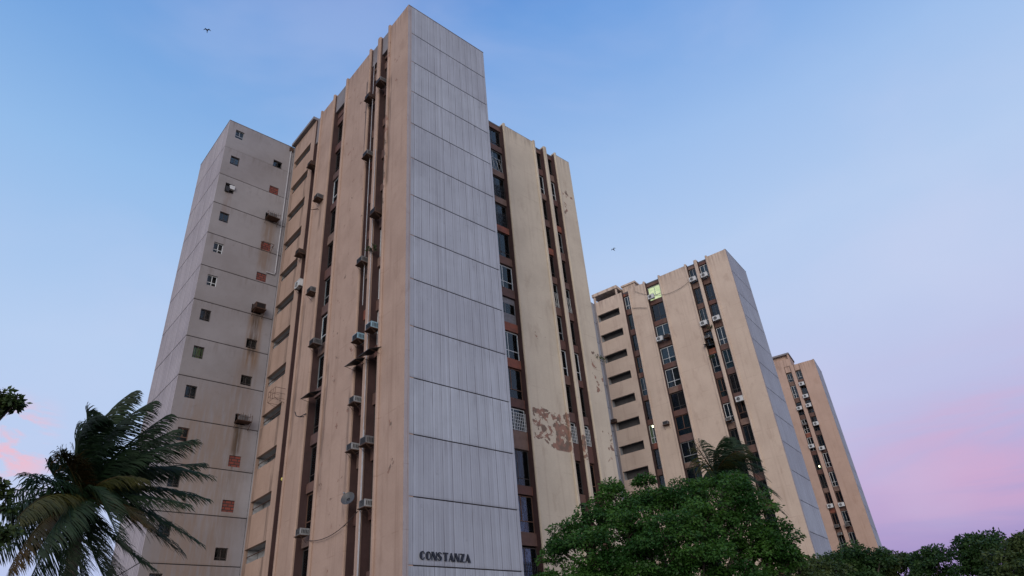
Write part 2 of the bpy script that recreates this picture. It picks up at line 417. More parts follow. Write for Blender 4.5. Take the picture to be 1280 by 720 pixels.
def window_meshes(kind, wd, ht):
    """frame, pane and curtain meshes of one window; x across, outside at -y, origin at the sill centre"""
    h2 = wd / 2; fr = MB(); pn_ = MB(); fm = WHITE; gm = GLASS; extra = None
    T = .055
    def ring(x0, x1, z0, z1, t=T, y0=-.03, y1=.03):
        fr.box((x0, y0, z0), (x0 + t, y1, z1)); fr.box((x1 - t, y0, z0), (x1, y1, z1))
        fr.box((x0 + t, y0, z0), (x1 - t, y1, z0 + t)); fr.box((x0 + t, y0, z1 - t), (x1 - t, y1, z1))
    ring(-h2, h2, 0, ht)
    a = ht * .30
    if kind == 'sash':
        fr.box((-.025, -.025, T), (.025, .025, ht - T)); fr.box((-h2 + T, -.028, a), (h2 - T, .022, a + .05)); fm = WHITE
    elif kind == 'upper':
        fr.box((-h2 + T, -.03, a), (h2 - T, .03, a + .07)); fr.box((-.025, -.025, a + .07), (.025, .025, ht - T)); fm = ALU
    elif kind == 'dark':
        fr.box((-.02, -.02, T), (.02, .02, ht - T)); fr.box((-h2 + T, -.028, ht * .2), (h2 - T, .022, ht * .2 + .04)); fm = DARKF
    elif kind == 'brown':
        fr.box((-h2 + T, -.028, a), (h2 - T, .022, a + .05)); fr.box((-.03, -.025, a + .05), (.03, .025, ht - T)); fm = WOODF
    elif kind == 'grille':
        fr.box((-.025, -.025, T), (.025, .025, ht - T)); fm = WHITE
        extra = MB(); nb = max(4, int(wd / .16))
        for i in range(nb + 1):
            x = -h2 + .04 + (wd - .08) * i / nb; extra.box((x - .012, -.16, .02), (x + .012, -.136, ht - .3))
        for i in range(6):
            z = .05 + (ht - .4) * i / 5; extra.box((-h2 + .02, -.135, z), (h2 - .02, -.115, z + .024))
        extra = (extra, WHITE)
    elif kind == 'blackgrille':
        fr.box((-.025, -.025, T), (.025, .025, ht - T)); fm = DARKF
        extra = MB(); nb = max(4, int(wd / .14))
        for i in range(nb + 1):
            x = -h2 + .03 + (wd - .06) * i / nb; extra.box((x - .012, -.14, .05), (x + .012, -.116, ht * .62))
        for i in range(4):
            z = .1 + ht * .5 * i / 3; extra.box((-h2 + .02, -.115, z), (h2 - .02, -.095, z + .024))
        extra = (extra, BLACKM)
    elif kind == 'panel':
        fm = PANELG; fr.box((-h2 + T, -.028, T), (h2 - T, .0, ht * .36)); fr.box((-h2 + T, -.03, ht * .36), (h2 - T, .03, ht * .36 + .06))
        fr.box((-h2 + T, -.028, ht * .78), (h2 - T, .0, ht - T)); fr.box((-.025, -.025, ht * .36 + .06), (.025, .025, ht * .78))
    elif kind == 'lattice':
        fm = ALU; fr.box((-.025, -.025, T), (.025, .025, ht - T))
        extra = MB()
        n = 5
        for i in range(n):
            x0 = -h2 + wd * i / n; x1 = x0 + wd / n * .9
            extra.tube([(x0, -.09, .1), (x1, -.09, ht * .62)], .011, 4); extra.tube([(x1, -.09, .1), (x0, -.09, ht * .62)], .011, 4)
        extra.box((-h2, -.10, .08), (h2, -.075, .11)); extra.box((-h2, -.10, ht * .62), (h2, -.075, ht * .62 + .03))
        extra = (extra, ALU)
    pn_.box((-h2 + T * .6, -.006, T * .6), (h2 - T * .6, .006, ht - T * .6))
    return (fr.mesh('window', fm), pn_.mesh('pane', gm), extra[0].mesh('grille', extra[1]) if extra else None)

WCACHE = {}
def get_window(kind, wd, ht):
    k = (kind, round(wd, 2), round(ht, 2))
    if k not in WCACHE: WCACHE[k] = window_meshes(kind, wd, ht)
    return WCACHE[k]
CCACHE = {}
def get_curtain(mi, wd, ht, part):
    k = (mi, round(wd, 2), round(ht, 2), part)
    if k not in CCACHE:
        b_ = MB(); x0, x1 = {0: (-.48, .48), 1: (-.48, .02), 2: (.05, .48), 3: (-.48, -.2), 4: (.2, .48)}[part]
        x0 *= wd; x1 *= wd; n = max(6, int((x1 - x0) / .05)); pv = None
        for i in range(n + 1):
            x = x0 + (x1 - x0) * i / n; y = .09 + .022 * math.sin(i * 1.9) + .01 * math.sin(i * .7)
            if pv: b_.quad((pv[0], pv[1], .04), (x, y, .04), (x, y, ht - .05), (pv[0], pv[1], ht - .05))
            pv = (x, y)
        CCACHE[k] = b_.mesh('curtain', mi if not isinstance(mi, int) else CURT[mi])
    return CCACHE[k]

def put_window(root, kind, pos, rz, wd, ht, curtain=None, name='window', label=None):
    f, p, e = get_window(kind, wd, ht)
    if curtain is not None and curtain[0] is LITROOM: p = p.copy(); p.materials[0] = GLASSC
    o = link(name, f, root, pos, rz)
    if label: o['label'] = label
    link('pane', p, o)
    if e: link('grille', e, o)
    if curtain is not None:
        link('curtain', get_curtain(curtain[0], wd, ht, curtain[1]), o)
    return o

def building(name, label, C, yaw, o):
    root = thing(name, label, 'apartment tower', C, yaw)
    tan = o['tan']; right = o.get('right', tan)
    rr = random.Random(o['seed'])
    L = -90 * math.pi / 180
    # dark inner volume seen only through the bays
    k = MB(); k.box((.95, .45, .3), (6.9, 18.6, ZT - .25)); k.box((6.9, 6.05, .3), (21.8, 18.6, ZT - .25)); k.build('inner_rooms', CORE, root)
    # ---- concrete end wall (front, -v) made of cast panels with open joints
    def panel_wall(nm, face, a0, a1, other, mat, zlow=0.0, holes=(), jmat=JOINT, thick=.25):
        b_ = MB(); zs = sorted(set([zlow] + [z for z in JS if z > zlow + .1] + [ZT]))
        def P(s, d, z): return (s, other + d, z) if face == 'v' else (other + d, s, z)
        for z0, z1 in zip(zs[:-1], zs[1:]):
            lo = z0 + (GAP if z0 > zlow else 0); hi = z1 - (GAP if z1 < ZT else 0)
            hs = [h for h in holes if h[2] >= z0 - .2 and h[3] <= z1 + .2]
            xs = sorted(set([a0, a1] + [h[0] for h in hs] + [h[1] for h in hs])); zz = sorted(set([lo, hi] + [h[2] for h in hs] + [h[3] for h in hs]))
            for x0, x1 in zip(xs[:-1], xs[1:]):
                for q0, q1 in zip(zz[:-1], zz[1:]):
                    if any(h[0] <= (x0 + x1) / 2 <= h[1] and h[2] <= (q0 + q1) / 2 <= h[3] for h in hs): continue
                    b_.quad(P(x0, 0, q0), P(x1, 0, q0), P(x1, 0, q1), P(x0, 0, q1))
            for h in hs:
                x0, x1, q0, q1 = h; d = .22
                b_.quad(P(x0, 0, q0), P(x0, d, q0), P(x0, d, q1), P(x0, 0, q1)); b_.quad(P(x1, 0, q0), P(x1, d, q0), P(x1, d, q1), P(x1, 0, q1))
                b_.quad(P(x0, 0, q0), P(x1, 0, q0), P(x1, d, q0), P(x0, d, q0)); b_.quad(P(x0, 0, q1), P(x1, 0, q1), P(x1, d, q1), P(x0, d, q1))
            # groove
            if z0 > zlow:
                b_.quad(P(a0, 0, lo), P(a1, 0, lo), P(a1, .035, lo), P(a0, .035, lo)); b_.quad(P(a0, 0, z0 - GAP), P(a1, 0, z0 - GAP), P(a1, .035, z0 - GAP), P(a0, .035, z0 - GAP))
                b_.quad(P(a0, .035, z0 - GAP), P(a1, .035, z0 - GAP), P(a1, .035, lo), P(a0, .035, lo), 1)
        return b_.build(nm, [mat, jmat], root)
    # corner column strip and end wall
    panel_wall('concrete_end_wall', 'v', .30, 7.13, 0, o['conc'])
    e = MB(); e.box((0.002, .0, 0), (.20, .016, ZT)); e.box((.225, .003, 0), (.297, .016, ZT)); e.build('corner_strip', PILAS, root)
    e = MB(); e.box((7.0, .002, 0), (7.128, 5.1, ZT)); e.build('return_wall', o['conc'], root)
    # ---- left facade: piers, fins, bays
    def pier(a, b_, face, plane, mat, z1=ZT, nm='pier', z0=0.0, d=.55):
        q = MB()
        if face == 'u': q.box((plane, a, z0), (plane + d, b_, z1))
        else: q.box((a, plane, z0), (b_, plane + d, z1))
        return q.build(nm, mat, root)
    def fin(c_, wd, face, plane, mat, z1=ZT + .16):
        q = MB(); w2 = wd / 2
        # rounded nose
        pts = [(-w2, .5), (-w2, -.06), (-w2 * .6, -.12), (w2 * .6, -.12), (w2, -.06), (w2, .5)]
        n = len(q.v)
        for z in (0, z1):
            for s_, d_ in pts:
                q.v.append((plane + d_, c_ + s_, z) if face == 'u' else (c_ + s_, plane + d_, z))
        k_ = len(pts)
        for i in range(k_):
            j = (i + 1) % k_; q.f.append((n + i, n + j, n + k_ + j, n + k_ + i)); q.m.append(0)
        q.f.append(tuple(range(n + k_, n + 2 * k_))); q.m.append(0)
        return q.build('fin', mat, root)
    def bay(a, b_, face, plane, head, kinds, wname='window', top=None):
        """brown window bay between a and b: spandrels, reveals, then one window a storey"""
        q = MB(); rec = .34
        def bx(s0, s1, d0, d1, z0, z1, mi=0):
            if face == 'u': q.box((plane + d0, s0, z0), (plane + d1, s1, z1), mi)
            else: q.box((s0, plane + d0, z0), (s1, plane + d1, z1), mi)
        fw = .06
        bx(a, a + fw, .02, .93, 0, ZT - .02, 1); bx(b_ - fw, b_, .02, .93, 0, ZT - .02, 1)
        bands = []
        for i, J in enumerate(JS):
            if i == 0: continue
            up = rr.uniform(.28, .42); dn = rr.uniform(.25, .42)
            if o['seed'] == 1 and face == 'v' and i == 10: up = 1.0
            bands.append((J - dn, J + up))
        bands = [(z0, z1) for z0, z1 in bands if z1 > .5]
        for z0, z1 in bands: bx(a + fw, b_ - fw, rec, .93, z0, z1)
        if head: bx(a + fw, b_ - fw, rec - .02, .93, head, ZT - .03)
        s = (a + b_) / 2; wd = b_ - a - 2 * fw - .01
        q.build('window_bay', [BROWN, REVEAL], root)
        edges = [head if head else ZT] + [z for bd in reversed(sorted(bands)) for z in (bd[1], bd[0])] + [0.3]
        edges = [ZT if not head else head]
        for z0, z1 in sorted(bands, reverse=True): edges += [z1, z0]
        edges.append(.2)
        for i in range(0, len(edges) - 1, 2):
            zt, zb = edges[i], edges[i + 1]
            kd = kinds[i // 2] if i // 2 < len(kinds) else None
            if kd is None or zt - zb < .8: continue
            cur = None; lb = None
            if isinstance(kd, tuple): kd, cur, lb = (kd + (None, None))[:3]
            if cur is None:
                x = rr.random()
                if x < .62: cur = (rr.choice([0, 1, 1, 3, 3, 6, 2, 4, 6, 1]), rr.choice([0, 0, 1, 2, 3, 4]))
            elif cur == 'none': cur = None
            ht = round(round(zt - zb - .02, 1), 2)
            if ht > zt - zb - .01: ht -= .1
            ht = round(ht, 2)
            pos = (plane + rec + .16, s, zb + .01) if face == 'u' else (s, plane + rec + .16, zb + .01)
            put_window(root, kd, pos, L if face == 'u' else 0, wd, ht, cur, wname, lb)
            # filler above the frame up to the spandrel
            gap = zt - zb - .01 - ht
        return
    bl = o['bays']   # list for the left face
    edges_l = o['edges']
    for a, b_ in o['piers']: pier(a, b_, 'u', 0, tan)
    if o.get('fins', True):
        for c_, wd in o['finpos']: fin(c_, wd, 'u', 0, o.get('finmat', tan))
    for a, b_, head, kinds in bl: bay(a, b_, 'u', 0, head, kinds)
    if o.get('plates'):
        for a, b_, z0 in o['plates']:
            q = MB(); q.box((.10, a + .002, z0), (.33, b_ - .002, ZT + .02)); q.build('head_panel', o.get('platemat', GREYPLATE), root)
    # ---- slotted stair block
    q = MB(); v0, v1 = 14.47, 18.85; s0, s1 = 15.22, 18.5
    q.box((0, v0, 0), (.22, s0, ZT)); q.box((0, s1, 0), (.22, v1 - .3, ZT))
    zz = []; sh = .0 if o['seed'] == 1 else .06
    for J in JS[1:]:
        zz.append((J + .03 - sh, J + .95 + sh))
    prev = ZT
    for z0, z1 in zz:
        q.box((.002, s0, z1), (.218, s1, prev)); prev = z0
    q.box((.002, s0, 0), (.218, s1, prev))
    q.build('stair_wall', tan, root)
    q = MB(); q.box((.02, v1 - .3, 0), (.4, v1 - .002, ZT)); q.build('joint_strip', GREYPLATE if o['seed'] != 1 else SMOOTHC, root)
    q = MB()
    q.box((.93, v0 + .1, 0), (.948, v1 - .1, ZT - .3))
    for z0, z1 in zz:
        q.box((.22, v0 + .1, z1 + .06), (.93, v1 - .1, z1 + .2)); q.box((.22, v0 + .1, z0 - 1.1), (.93, v1 - .1, z0 - .95))
        q.box((.22, s0 - .16, z0 - .9), (.9, s0 - .02, z1 + .06)); q.box((.22, s1 + .02, z0 - .9), (.9, s1 + .16, z1 + .06))
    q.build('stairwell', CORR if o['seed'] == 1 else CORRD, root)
    if o['seed'] == 1:
        q = MB()
        for z0, z1 in zz: q.box((.17, s0, z0 + .46), (.215, s1, z0 + .50))
        q.build('handrail', RUST, root)
    else:
        q = MB(); q.box((.225, s1 + .001, .2), (.9, s1 + .018, ZT - .5)); q.build('stairwell_side', CORR, root)  # paler end face, light reaching into the slots put into the colour
    # ---- roof
    q = MB(); q.box((.3, .3, ZT - .24), (6.9, 18.8, ZT - .06)); q.box((6.95, 5.4, ZT - .24), (21.9, 18.8, ZT - .06)); q.build('roof', ROOFM, root)
    q = MB(); q.box((.02, -.02, ZT + .003), (7.14, .2, ZT + .06)); q.build('parapet_coping', GREYPLATE, root)
    # ---- right wing (-v face at v=5.1)
    vw = 5.1
    for a, b_ in ((7.13, 11.2), (13.62, 17.2), (20.12, 22.05)): pier(a, b_, 'v', vw, right)
    for c_, wd in ((11.25, .24), (13.6, .26), (17.3, .26), (18.72, .40), (20.1, .24)): fin(c_, wd, 'v', vw, right)
    for a, b_, head, kinds in o['wing']: bay(a, b_, 'v', vw, head, kinds)
    for a_, b__ in ((20.25, 22.07), (13.78, 17.15)): MB().box((a_, vw + .001, ZT + .002), (b__, vw + .2, ZT + .06)).build('wing_coping', GREYPLATE, root)
    q = MB(); q.box((21.7, vw + .553, 0), (22.04, 18.8, ZT)); q.box((6.9, 18.5, 0), (21.7, 18.8, ZT)); q.build('rear_wall', right, root)
    # ---- side tower behind the stair block
    u0, u1, t0, t1 = -5.89, 0.0, 18.85, 25.94
    holes = []
    if o['seed'] == 1:
        for i in range(15):
            z1 = 45.03 - 2.985 * i
            if z1 < 3: break
            holes.append((-5.26, -4.53, z1 - .92, z1))
        for i in range(14):
            z1 = 43.5 - 2.968 * i
            if z1 < 3: break
            holes.append((-1.71, -.91, z1 - .76, z1))
    panel_wall('tower_wall', 'v', u0, u1, t0, SMOOTHC if o['seed'] == 1 else o['conc'], holes=holes)
    panel_wall('ribbed_tower_wall', 'u', t0, t1, u0, PINKC)
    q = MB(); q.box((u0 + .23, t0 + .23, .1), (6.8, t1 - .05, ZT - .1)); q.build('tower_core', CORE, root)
    q = MB(); q.box((u0 + .25, t1 - .05, 0), (6.9, t1, ZT)); q.box((6.8, 18.8, 0), (6.9, t1 - .05, ZT)); q.box((u0 + .003, t0 + .003, ZT - .03), (6.9, t1, ZT - .006)); q.build('tower_rear_wall', PINKC, root)
    q = MB(); q.box((u0 - .02, t0 - .02, ZT + .002), (u1 + .1, t0 + .18, ZT + .055)); q.box((u0 - .02, t0 + .18, ZT + .002), (u0 + .18, t1, ZT + .055)); q.build('tower_coping', GREYPLATE, root)
    return root, holes

W_ = ['sash', 'upper', 'dark', 'brown', 'grille', 'blackgrille', 'panel', 'lattice']
def seq(r, n, weights): return [r.choices(W_, weights)[0] for _ in range(n)]
r1 = random.Random(5)
dk = [2, 2, 7, 3, 0, 1, 1, 0]
PIERS = [(.018, 2.45), (5.3, 8.95), (11.2, 13.4)]
FINS = [(2.5, .24), (3.95, .40), (5.3, .24), (8.98, .26), (11.15, .24), (13.42, .2)]
# nearest tower
lw1 = ['dark', 'dark', 'dark', 'sash', 'dark', 'dark', 'upper', 'sash', 'upper', 'dark', 'dark', 'brown', 'dark', 'dark']
a1 = ['dark', 'dark', 'dark', 'brown', 'dark', 'dark', 'sash', 'sash', 'sash', 'dark', 'dark', 'dark', 'dark', 'dark']
b1 = ['dark', 'dark', 'brown', 'dark', 'brown', 'dark', 'sash', 'sash', 'sash', 'dark', 'dark', 'dark', 'dark', 'dark']
n1 = ['dark'] * 14
wide1 = [('dark', (3, 2)), 'lattice', 'blackgrille', 'blackgrille', ('dark', (6, 0)), ('sash', (6, 2)), ('panel', (3, 0)), ('sash', (1, 0)), ('brown', (5, 4)), ('grille', (3, 0)), ('dark', (3, 0)), ('brown', (3, 0)), ('blackgrille', (0, 0), 'window boarded with weathered vertical planks'), 'dark']
d1 = [('dark', (3, 0)), 'sash', 'dark', 'dark', 'dark', ('lattice', (2, 0)), 'upper', ('sash', (3, 1)), 'dark', ('grille', (2, 0)), ('dark', (1, 0)), 'dark', 'dark', 'dark']
e1 = [('dark', (3, 0)), 'sash', 'dark', 'upper', 'dark', ('lattice', (2, 0)), 'dark', ('sash', (3, 2)), 'dark', ('grille', (2, 0)), ('brown', (4, 0)), 'dark', 'dark', 'dark']
B1, TH = building('apartment_tower', 'largest and nearest tan tower with grey concrete end wall, sign letters and peeling paint', C1, Y1, dict(seed=1, tan=TAN, right=CREAM, conc=CONC,
    piers=PIERS, edges=None, finpos=FINS, plates=[(2.62, 3.74, 43.85), (4.16, 5.18, 43.85), (9.11, 11.03, 43.8), (13.53, 14.45, 42.9)],
    bays=[(2.6, 3.76, 43.5, [None] + a1[1:]), (4.14, 5.2, 43.5, [None] + b1[1:]), (9.1, 11.05, 43.2, [None] + lw1[1:]), (13.5, 14.46, 43.2, [None] + n1[1:])],
    wing=[(11.36, 13.5, 45.05, wide1), (17.42, 18.55, 45.1, d1), (18.9, 20.0, 45.1, e1)]))
r2 = random.Random(8)
wide2 = [('upper', (LITROOM, 0), 'window lit yellow from inside'), ('dark', (1, 2)), ('sash', (2, 0)), ('sash', (2, 0)), ('sash', (6, 3)), ('dark', (4, 2)), ('brown', (6, 0)), ('upper', 'none'), ('dark', (2, 2)), 'dark', 'dark', 'dark', 'dark', 'dark']
nar2 = [('sash', (2, 0)), 'dark', ('dark', (1, 0)), ('brown', (0, 1)), ('upper', (2, 0)), ('dark', (4, 0)), ('sash', (LITOCHRE, 1), 'window with a lit lamp behind it'), 'dark', 'dark', 'dark', 'dark', 'dark', 'dark', 'dark']
p2 = [('upper', (1, 0)), 'dark', 'dark', 'upper', 'dark', ('upper', (2, 1)), 'upper', ('dark', (3, 0)), 'dark', 'sash', 'dark', 'dark', 'dark', 'dark']
q2 = [('sash', (2, 0)), ('dark', (3, 0)), ('dark', (1, 0)), ('sash', (1, 0)), ('upper', (2, 0)), ('dark', (4, 0)), ('brown', (4, 0)), 'dark', 'dark', 'dark', 'dark', 'dark', 'dark', 'dark']
t2 = [('upper', (1, 0)), ('dark', 'none'), ('upper', (0, 0)), 'dark', ('upper', (3, 0)), ('brown', (0, 1)), ('sash', (1, 0)), 'dark', 'dark', 'dark', 'dark', 'dark', 'dark', 'dark']
none14 = [None] * 14
B2, _ = building('apartment_tower', 'middle tan tower with slotted stair wall, behind the round green tree', C2, Y2, dict(seed=2, tan=PALE, conc=CONC,
    piers=PIERS, edges=None, finpos=FINS, plates=None,
    bays=[(2.6, 3.76, 45.15, q2), (4.14, 5.2, 45.15, t2), (9.1, 11.05, 45.15, wide2), (13.5, 14.46, 45.15, nar2)],
    wing=[(11.36, 13.5, 45.05, none14), (17.42, 18.55, 45.1, none14), (18.9, 20.0, 45.1, none14)]))
r3 = random.Random(9)
s3 = seq(random.Random(3), 14, [3, 3, 8, 3, 0, 1, 1, 0]); u3 = seq(random.Random(4), 14, [3, 3, 8, 3, 0, 1, 1, 0])
B3, _ = building('apartment_tower', 'farthest and smallest tan tower, with two narrow window strips full of air conditioners', C3, Y3, dict(seed=3, tan=TAN2, conc=CONC, fins=False,
    piers=[(.018, 2.45), (3.42, 3.98), (4.95, 8.95), (11.2, 13.4)], edges=None, finpos=[], plates=[(2.45, 3.42, 44.7), (3.98, 4.95, 44.7)], platemat=TAN2,
    bays=[(2.45, 3.42, 44.6, s3), (3.98, 4.95, 44.6, u3), (9.0, 11.2, 45.15, none14), (13.4, 14.47, 45.15, none14)],
    wing=[(11.36, 13.5, 45.05, none14), (17.42, 18.55, 45.1, none14), (18.9, 20.0, 45.1, none14)]))

# roof structures
q = MB(); q.box((-.3, 14.5, ZT + .06), (3.5, 18.8, ZT + .34)); q.build('stair_roof_slab', GREYPLATE, B1)
q = MB(); q.box((.02, 14.7, ZT + .004), (3.3, 18.7, ZT + .058)); q.build('roof_gap', JOINT, B1)
q = MB()
q.box((-.0, 15.1, ZT + .002), (.2, 15.32, ZT + .9)); q.box((0, 18.4, ZT + .002), (.2, 18.7, ZT + .9)); q.box((-.12, 15.0, ZT + .9), (4.3, 18.82, ZT + 1.34)); q.box((3.9, 15.1, ZT + .002), (4.2, 18.7, ZT + .9))
q.build('stair_head', PALE, B2)
q = MB(); q.box((1.2, 12.9, ZT - .1), (4.0, 14.8, ZT + 1.35)); q.box((1.05, 12.75, ZT + 1.35), (4.15, 14.9, ZT + 1.6)); q.build('roof_hut', PALE, B2)
q = MB()
q.box((.0, 3.63, ZT + .002), (.3, 9.0, ZT + 1.3)); q.box((0, 3.63, ZT + 1.3), (.3, 3.9, ZT + 2.1)); q.box((.3, 3.63, ZT + .002), (4.5, 3.9, ZT + 2.1)); q.box((.5, 3.9, ZT + 1.3), (.7, 9, ZT + 2.1)); q.build('roof_room', TAN2, B3)
q = MB(); q.box((-.1, 3.5, ZT + 2.1), (4.6, 9.1, ZT + 2.38)); q.build('roof_room_slab', GREYPLATE, B3)

# drain pipes of the nearest tower
q = MB(); q.tube([(-.29, 18.78, 45.6), (-.29, 18.78, 31.95), (-.35, 18.78, 31.8), (-1.0, 18.79, 31.8)], .05, 8); q.build('drain_pipe', PIPEW, B1)
q = MB(); q.box((-.45, 18.72, 45.2), (-.13, 18.84, 45.6)); q.build('rainwater_head', RUST, B1)
for v_, zb, zt in ((4.42, 22.0, 43.5), (3.68, 1.0, 34.0), (3.6, 1.0, 14.0)):
    q = MB(); q.tube([(-.15, v_, zb), (-.15, v_, zt)], .022, 6); q.build('drain_pipe', PIPEW, B1)

# small tower windows
for i, h in enumerate(TH):
    x0, x1, z0, z1 = h; wd = round(x1 - x0 - .004, 3); ht = round(z1 - z0 - .004, 3)
    if i < 15:
        kd = ['upper', 'dark', None, 'dark', 'sash', 'sash', 'dark', 'dark', 'dark', 'brown', 'dark', 'dark', 'dark', 'dark', 'dark'][i]
        pos = ((x0 + x1) / 2, 18.85 + .13, z0 + .002)
        if kd: put_window(B1, kd, pos, 0, wd, ht, ((1, 0) if i in (3,) else (LITOCHRE, 0) if i == 7 else (6, 0) if i == 8 else None), 'small_window')
        else:
            f, p, e = get_window('dark', wd, ht); q = link('small_window', f, B1, pos, 0)
            qq = MB(); qq.box((-.32, -.30, -.02), (-.05, -.04, .5)); qq.build('hanging_laundry', BLACKM, q)
            qq = MB(); qq.box((-.02, -.28, .35), (.36, -.04, .72)); qq.build('awning', WHITE, q)
    else:
        j = i - 15
        if j in (1, 3, 4, 9, 10): # bricked up
            q = MB(); q.box((x0 + .003, 18.85 + .06, z0 + .003), (x1 - .003, 18.85 + .2, z1 - .003)); q.build('bricked_opening', BRICK, B1)
        elif j != 5:
            put_window(B1, 'dark', ((x0 + x1) / 2, 18.85 + .15, z0 + .002), 0, wd, ht, None, 'small_window')

# ------------------------------------------------------------------ sign letters
def strip(q, pts, ws, d0=-.05, d1=0.0):
    n = len(pts)
    for i in range(n - 1):
        (x0, z0), (x1, z1) = pts[i], pts[i + 1]; L_ = math.hypot(x1 - x0, z1 - z0) or 1; nx, nz = -(z1 - z0) / L_, (x1 - x0) / L_
        a, b_ = ws[i] / 2, ws[i + 1] / 2
        q.prism([(x0 + nx * a, z0 + nz * a), (x1 + nx * b_, z1 + nz * b_), (x1 - nx * b_, z1 - nz * b_), (x0 - nx * a, z0 - nz * a)], d0 - .0004 * (i % 2), d1)
def arcp(cx, cz, rx, rz, a0, a1, n=10): return [(cx + rx * math.cos(R(a0 + (a1 - a0) * i / n)), cz + rz * math.sin(R(a0 + (a1 - a0) * i / n))) for i in range(n + 1)]
def letter(ch):
    q = MB(); t = .06
    if ch in 'CO':
        pl = arcp(.40, .5, .40, .5, 90, 270, 14)
        q.prism(pl + [(.40, .06), (.36, .25), (.35, .5), (.36, .75), (.40, .94)], -.05, 0)
        if ch == 'O': strip(q, arcp(.40, .5, .34, .47, 90, -90, 12), [t] * 13)
        else:
            strip(q, arcp(.42, .5, .3, .47, 90, 25, 6), [t] * 7); strip(q, arcp(.42, .5, .3, .47, -90, -25, 6), [t] * 7)
    elif ch == 'N':
        q.prism([(0, 1), (.34, 1), (.78, 0), (.44, 0)], -.05, 0); q.prism([(.02, 0), (.09, 0), (.09, .8), (.02, .96)], -.048, 0); q.prism([(.70, .17), (.77, 0.03), (.77, 1), (.70, 1)], -.048, 0)
    elif ch == 'S':
        q.prism([(.02, .74), (.08, .9), (.2, .98), (.4, .62), (.66, .42), (.66, .2), (.54, .05), (.44, .02), (.3, .36), (.06, .54)], -.05, 0)
        strip(q, arcp(.36, .72, .28, .25, 100, 20, 6), [t] * 7); strip(q, arcp(.34, .27, .28, .24, 180, 280, 6), [t] * 7)
    elif ch == 'T':
        q.prism([(.22, 0), (.54, 0), (.54, .93), (.22, .93)], -.05, 0); q.prism([(0, .93), (.76, .93), (.76, 1), (0, 1)], -.05, 0)
        q.prism([(0, .82), (.05, .82), (.05, .929), (0, .929)], -.048, 0); q.prism([(.71, .82), (.76, .82), (.76, .929), (.71, .929)], -.048, 0)
    elif ch == 'A':
        q.prism([(.34, 1), (.44, 1), (.84, 0), (.44, 0), (.28, .74)], -.05, 0); q.prism([(.0, 0), (.07, 0), (.36, .86), (.33, .97)], -.047, 0); q.prism([(.12, .24), (.5, .24), (.5, .31), (.14, .31)], -.044, 0)
    elif ch == 'Z':
        q.prism([(.36, .93), (.74, .93), (.40, .07), (.02, .07)], -.05, 0); q.prism([(.03, .931), (.74, .931), (.74, 1), (.03, 1)], -.05, 0); q.prism([(.02, 0), (.76, 0), (.76, .069), (.02, .069)], -.05, 0)
    return q
u_ = Vector((math.cos(Y1), math.sin(Y1), 0)); v_ = Vector((-math.sin(Y1), math.cos(Y1), 0))
sign = thing('building_sign', 'black art deco letters spelling CONSTANZA low on the grey concrete wall', 'sign', C1 + u_ * .87 - v_ * .008 + Vector((0, 0, 7.02)), Y1)
adv = 2.90 / 9
for i, ch in enumerate('CONSTANZA'):
    o_ = letter(ch).build('letter', SIGNM, sign); o_.location = (i * adv, 0, 0); o_.scale = (.365, 1, .365)

# ------------------------------------------------------------------ things on the facades
def loc(C, yaw, u, v, z):
    return C + Vector((math.cos(yaw) * u - math.sin(yaw) * v, math.sin(yaw) * u + math.cos(yaw) * v, z))

def proto_box_ac(case, w_=.62, h_=.40, d_=.52):
    q = MB(); x = w_ / 2
    q.box((-x, -d_ + .02, 0), (x, .12, h_))
    s = MB()
    for i in range(5): s.box((-x - .008, -d_ + .1 + i * .09, .08), (-x - .001, -d_ + .14 + i * .09, h_ - .08)); s.box((x + .001, -d_ + .1 + i * .09, .08), (x + .008, -d_ + .14 + i * .09, h_ - .08))
    for i in range(9): s.box((-x + .05, -d_ + .004, .05 + i * .036), (x - .05, -d_ + .018, .068 + i * .036))
    b_ = MB(); b_.box((-x - .05, -d_ - .04, -.05), (x + .05, .0, -.006))
    b_.tube([(-x, -d_ + .03, -.05), (-x, -.02, -.42)], .015, 4); b_.tube([(x, -d_ + .03, -.05), (x, -.02, -.42)], .015, 4)
    return [('casing', q.mesh('casing', case)), ('grille', s.mesh('grille', BLACKM)), ('bracket', b_.mesh('bracket', RUST))]
def proto_split():
    q = MB(); q.box((-.41, -.36, 0), (.41, -.06, .56)); q.box((-.43, -.38, .55), (.43, -.04, .575))
    f = MB()
    n = 20; c_ = (-.1, .28)
    f.v.append((c_[0], -.363, c_[1])); 
    for i in range(n): a = 2 * math.pi * i / n; f.v.append((c_[0] + .21 * math.cos(a), -.363, c_[1] + .21 * math.sin(a)))
    for i in range(n): f.f.append((0, 1 + i, 1 + (i + 1) % n)); f.m.append(0)
    f2 = MB()
    for r_ in (.21, .14, .07): f2.tube([(c_[0] + r_ * math.cos(2 * math.pi * i / 20), -.372, c_[1] + r_ * math.sin(2 * math.pi * i / 20)) for i in range(21)], .008, 4, cap=False)
    b_ = MB()
    for x in (-.3, .3): b_.box((x - .02, -.4, -.05), (x + .02, .02, -.006)); b_.tube([(x, -.37, -.04), (x, .0, -.38)], .015, 4)
    return [('casing', q.mesh('casing', ACW)), ('fan', f.mesh('fan', BLACKM)), ('fan_guard', f2.mesh('fan_guard', ACW)), ('bracket', b_.mesh('bracket', RUST))]
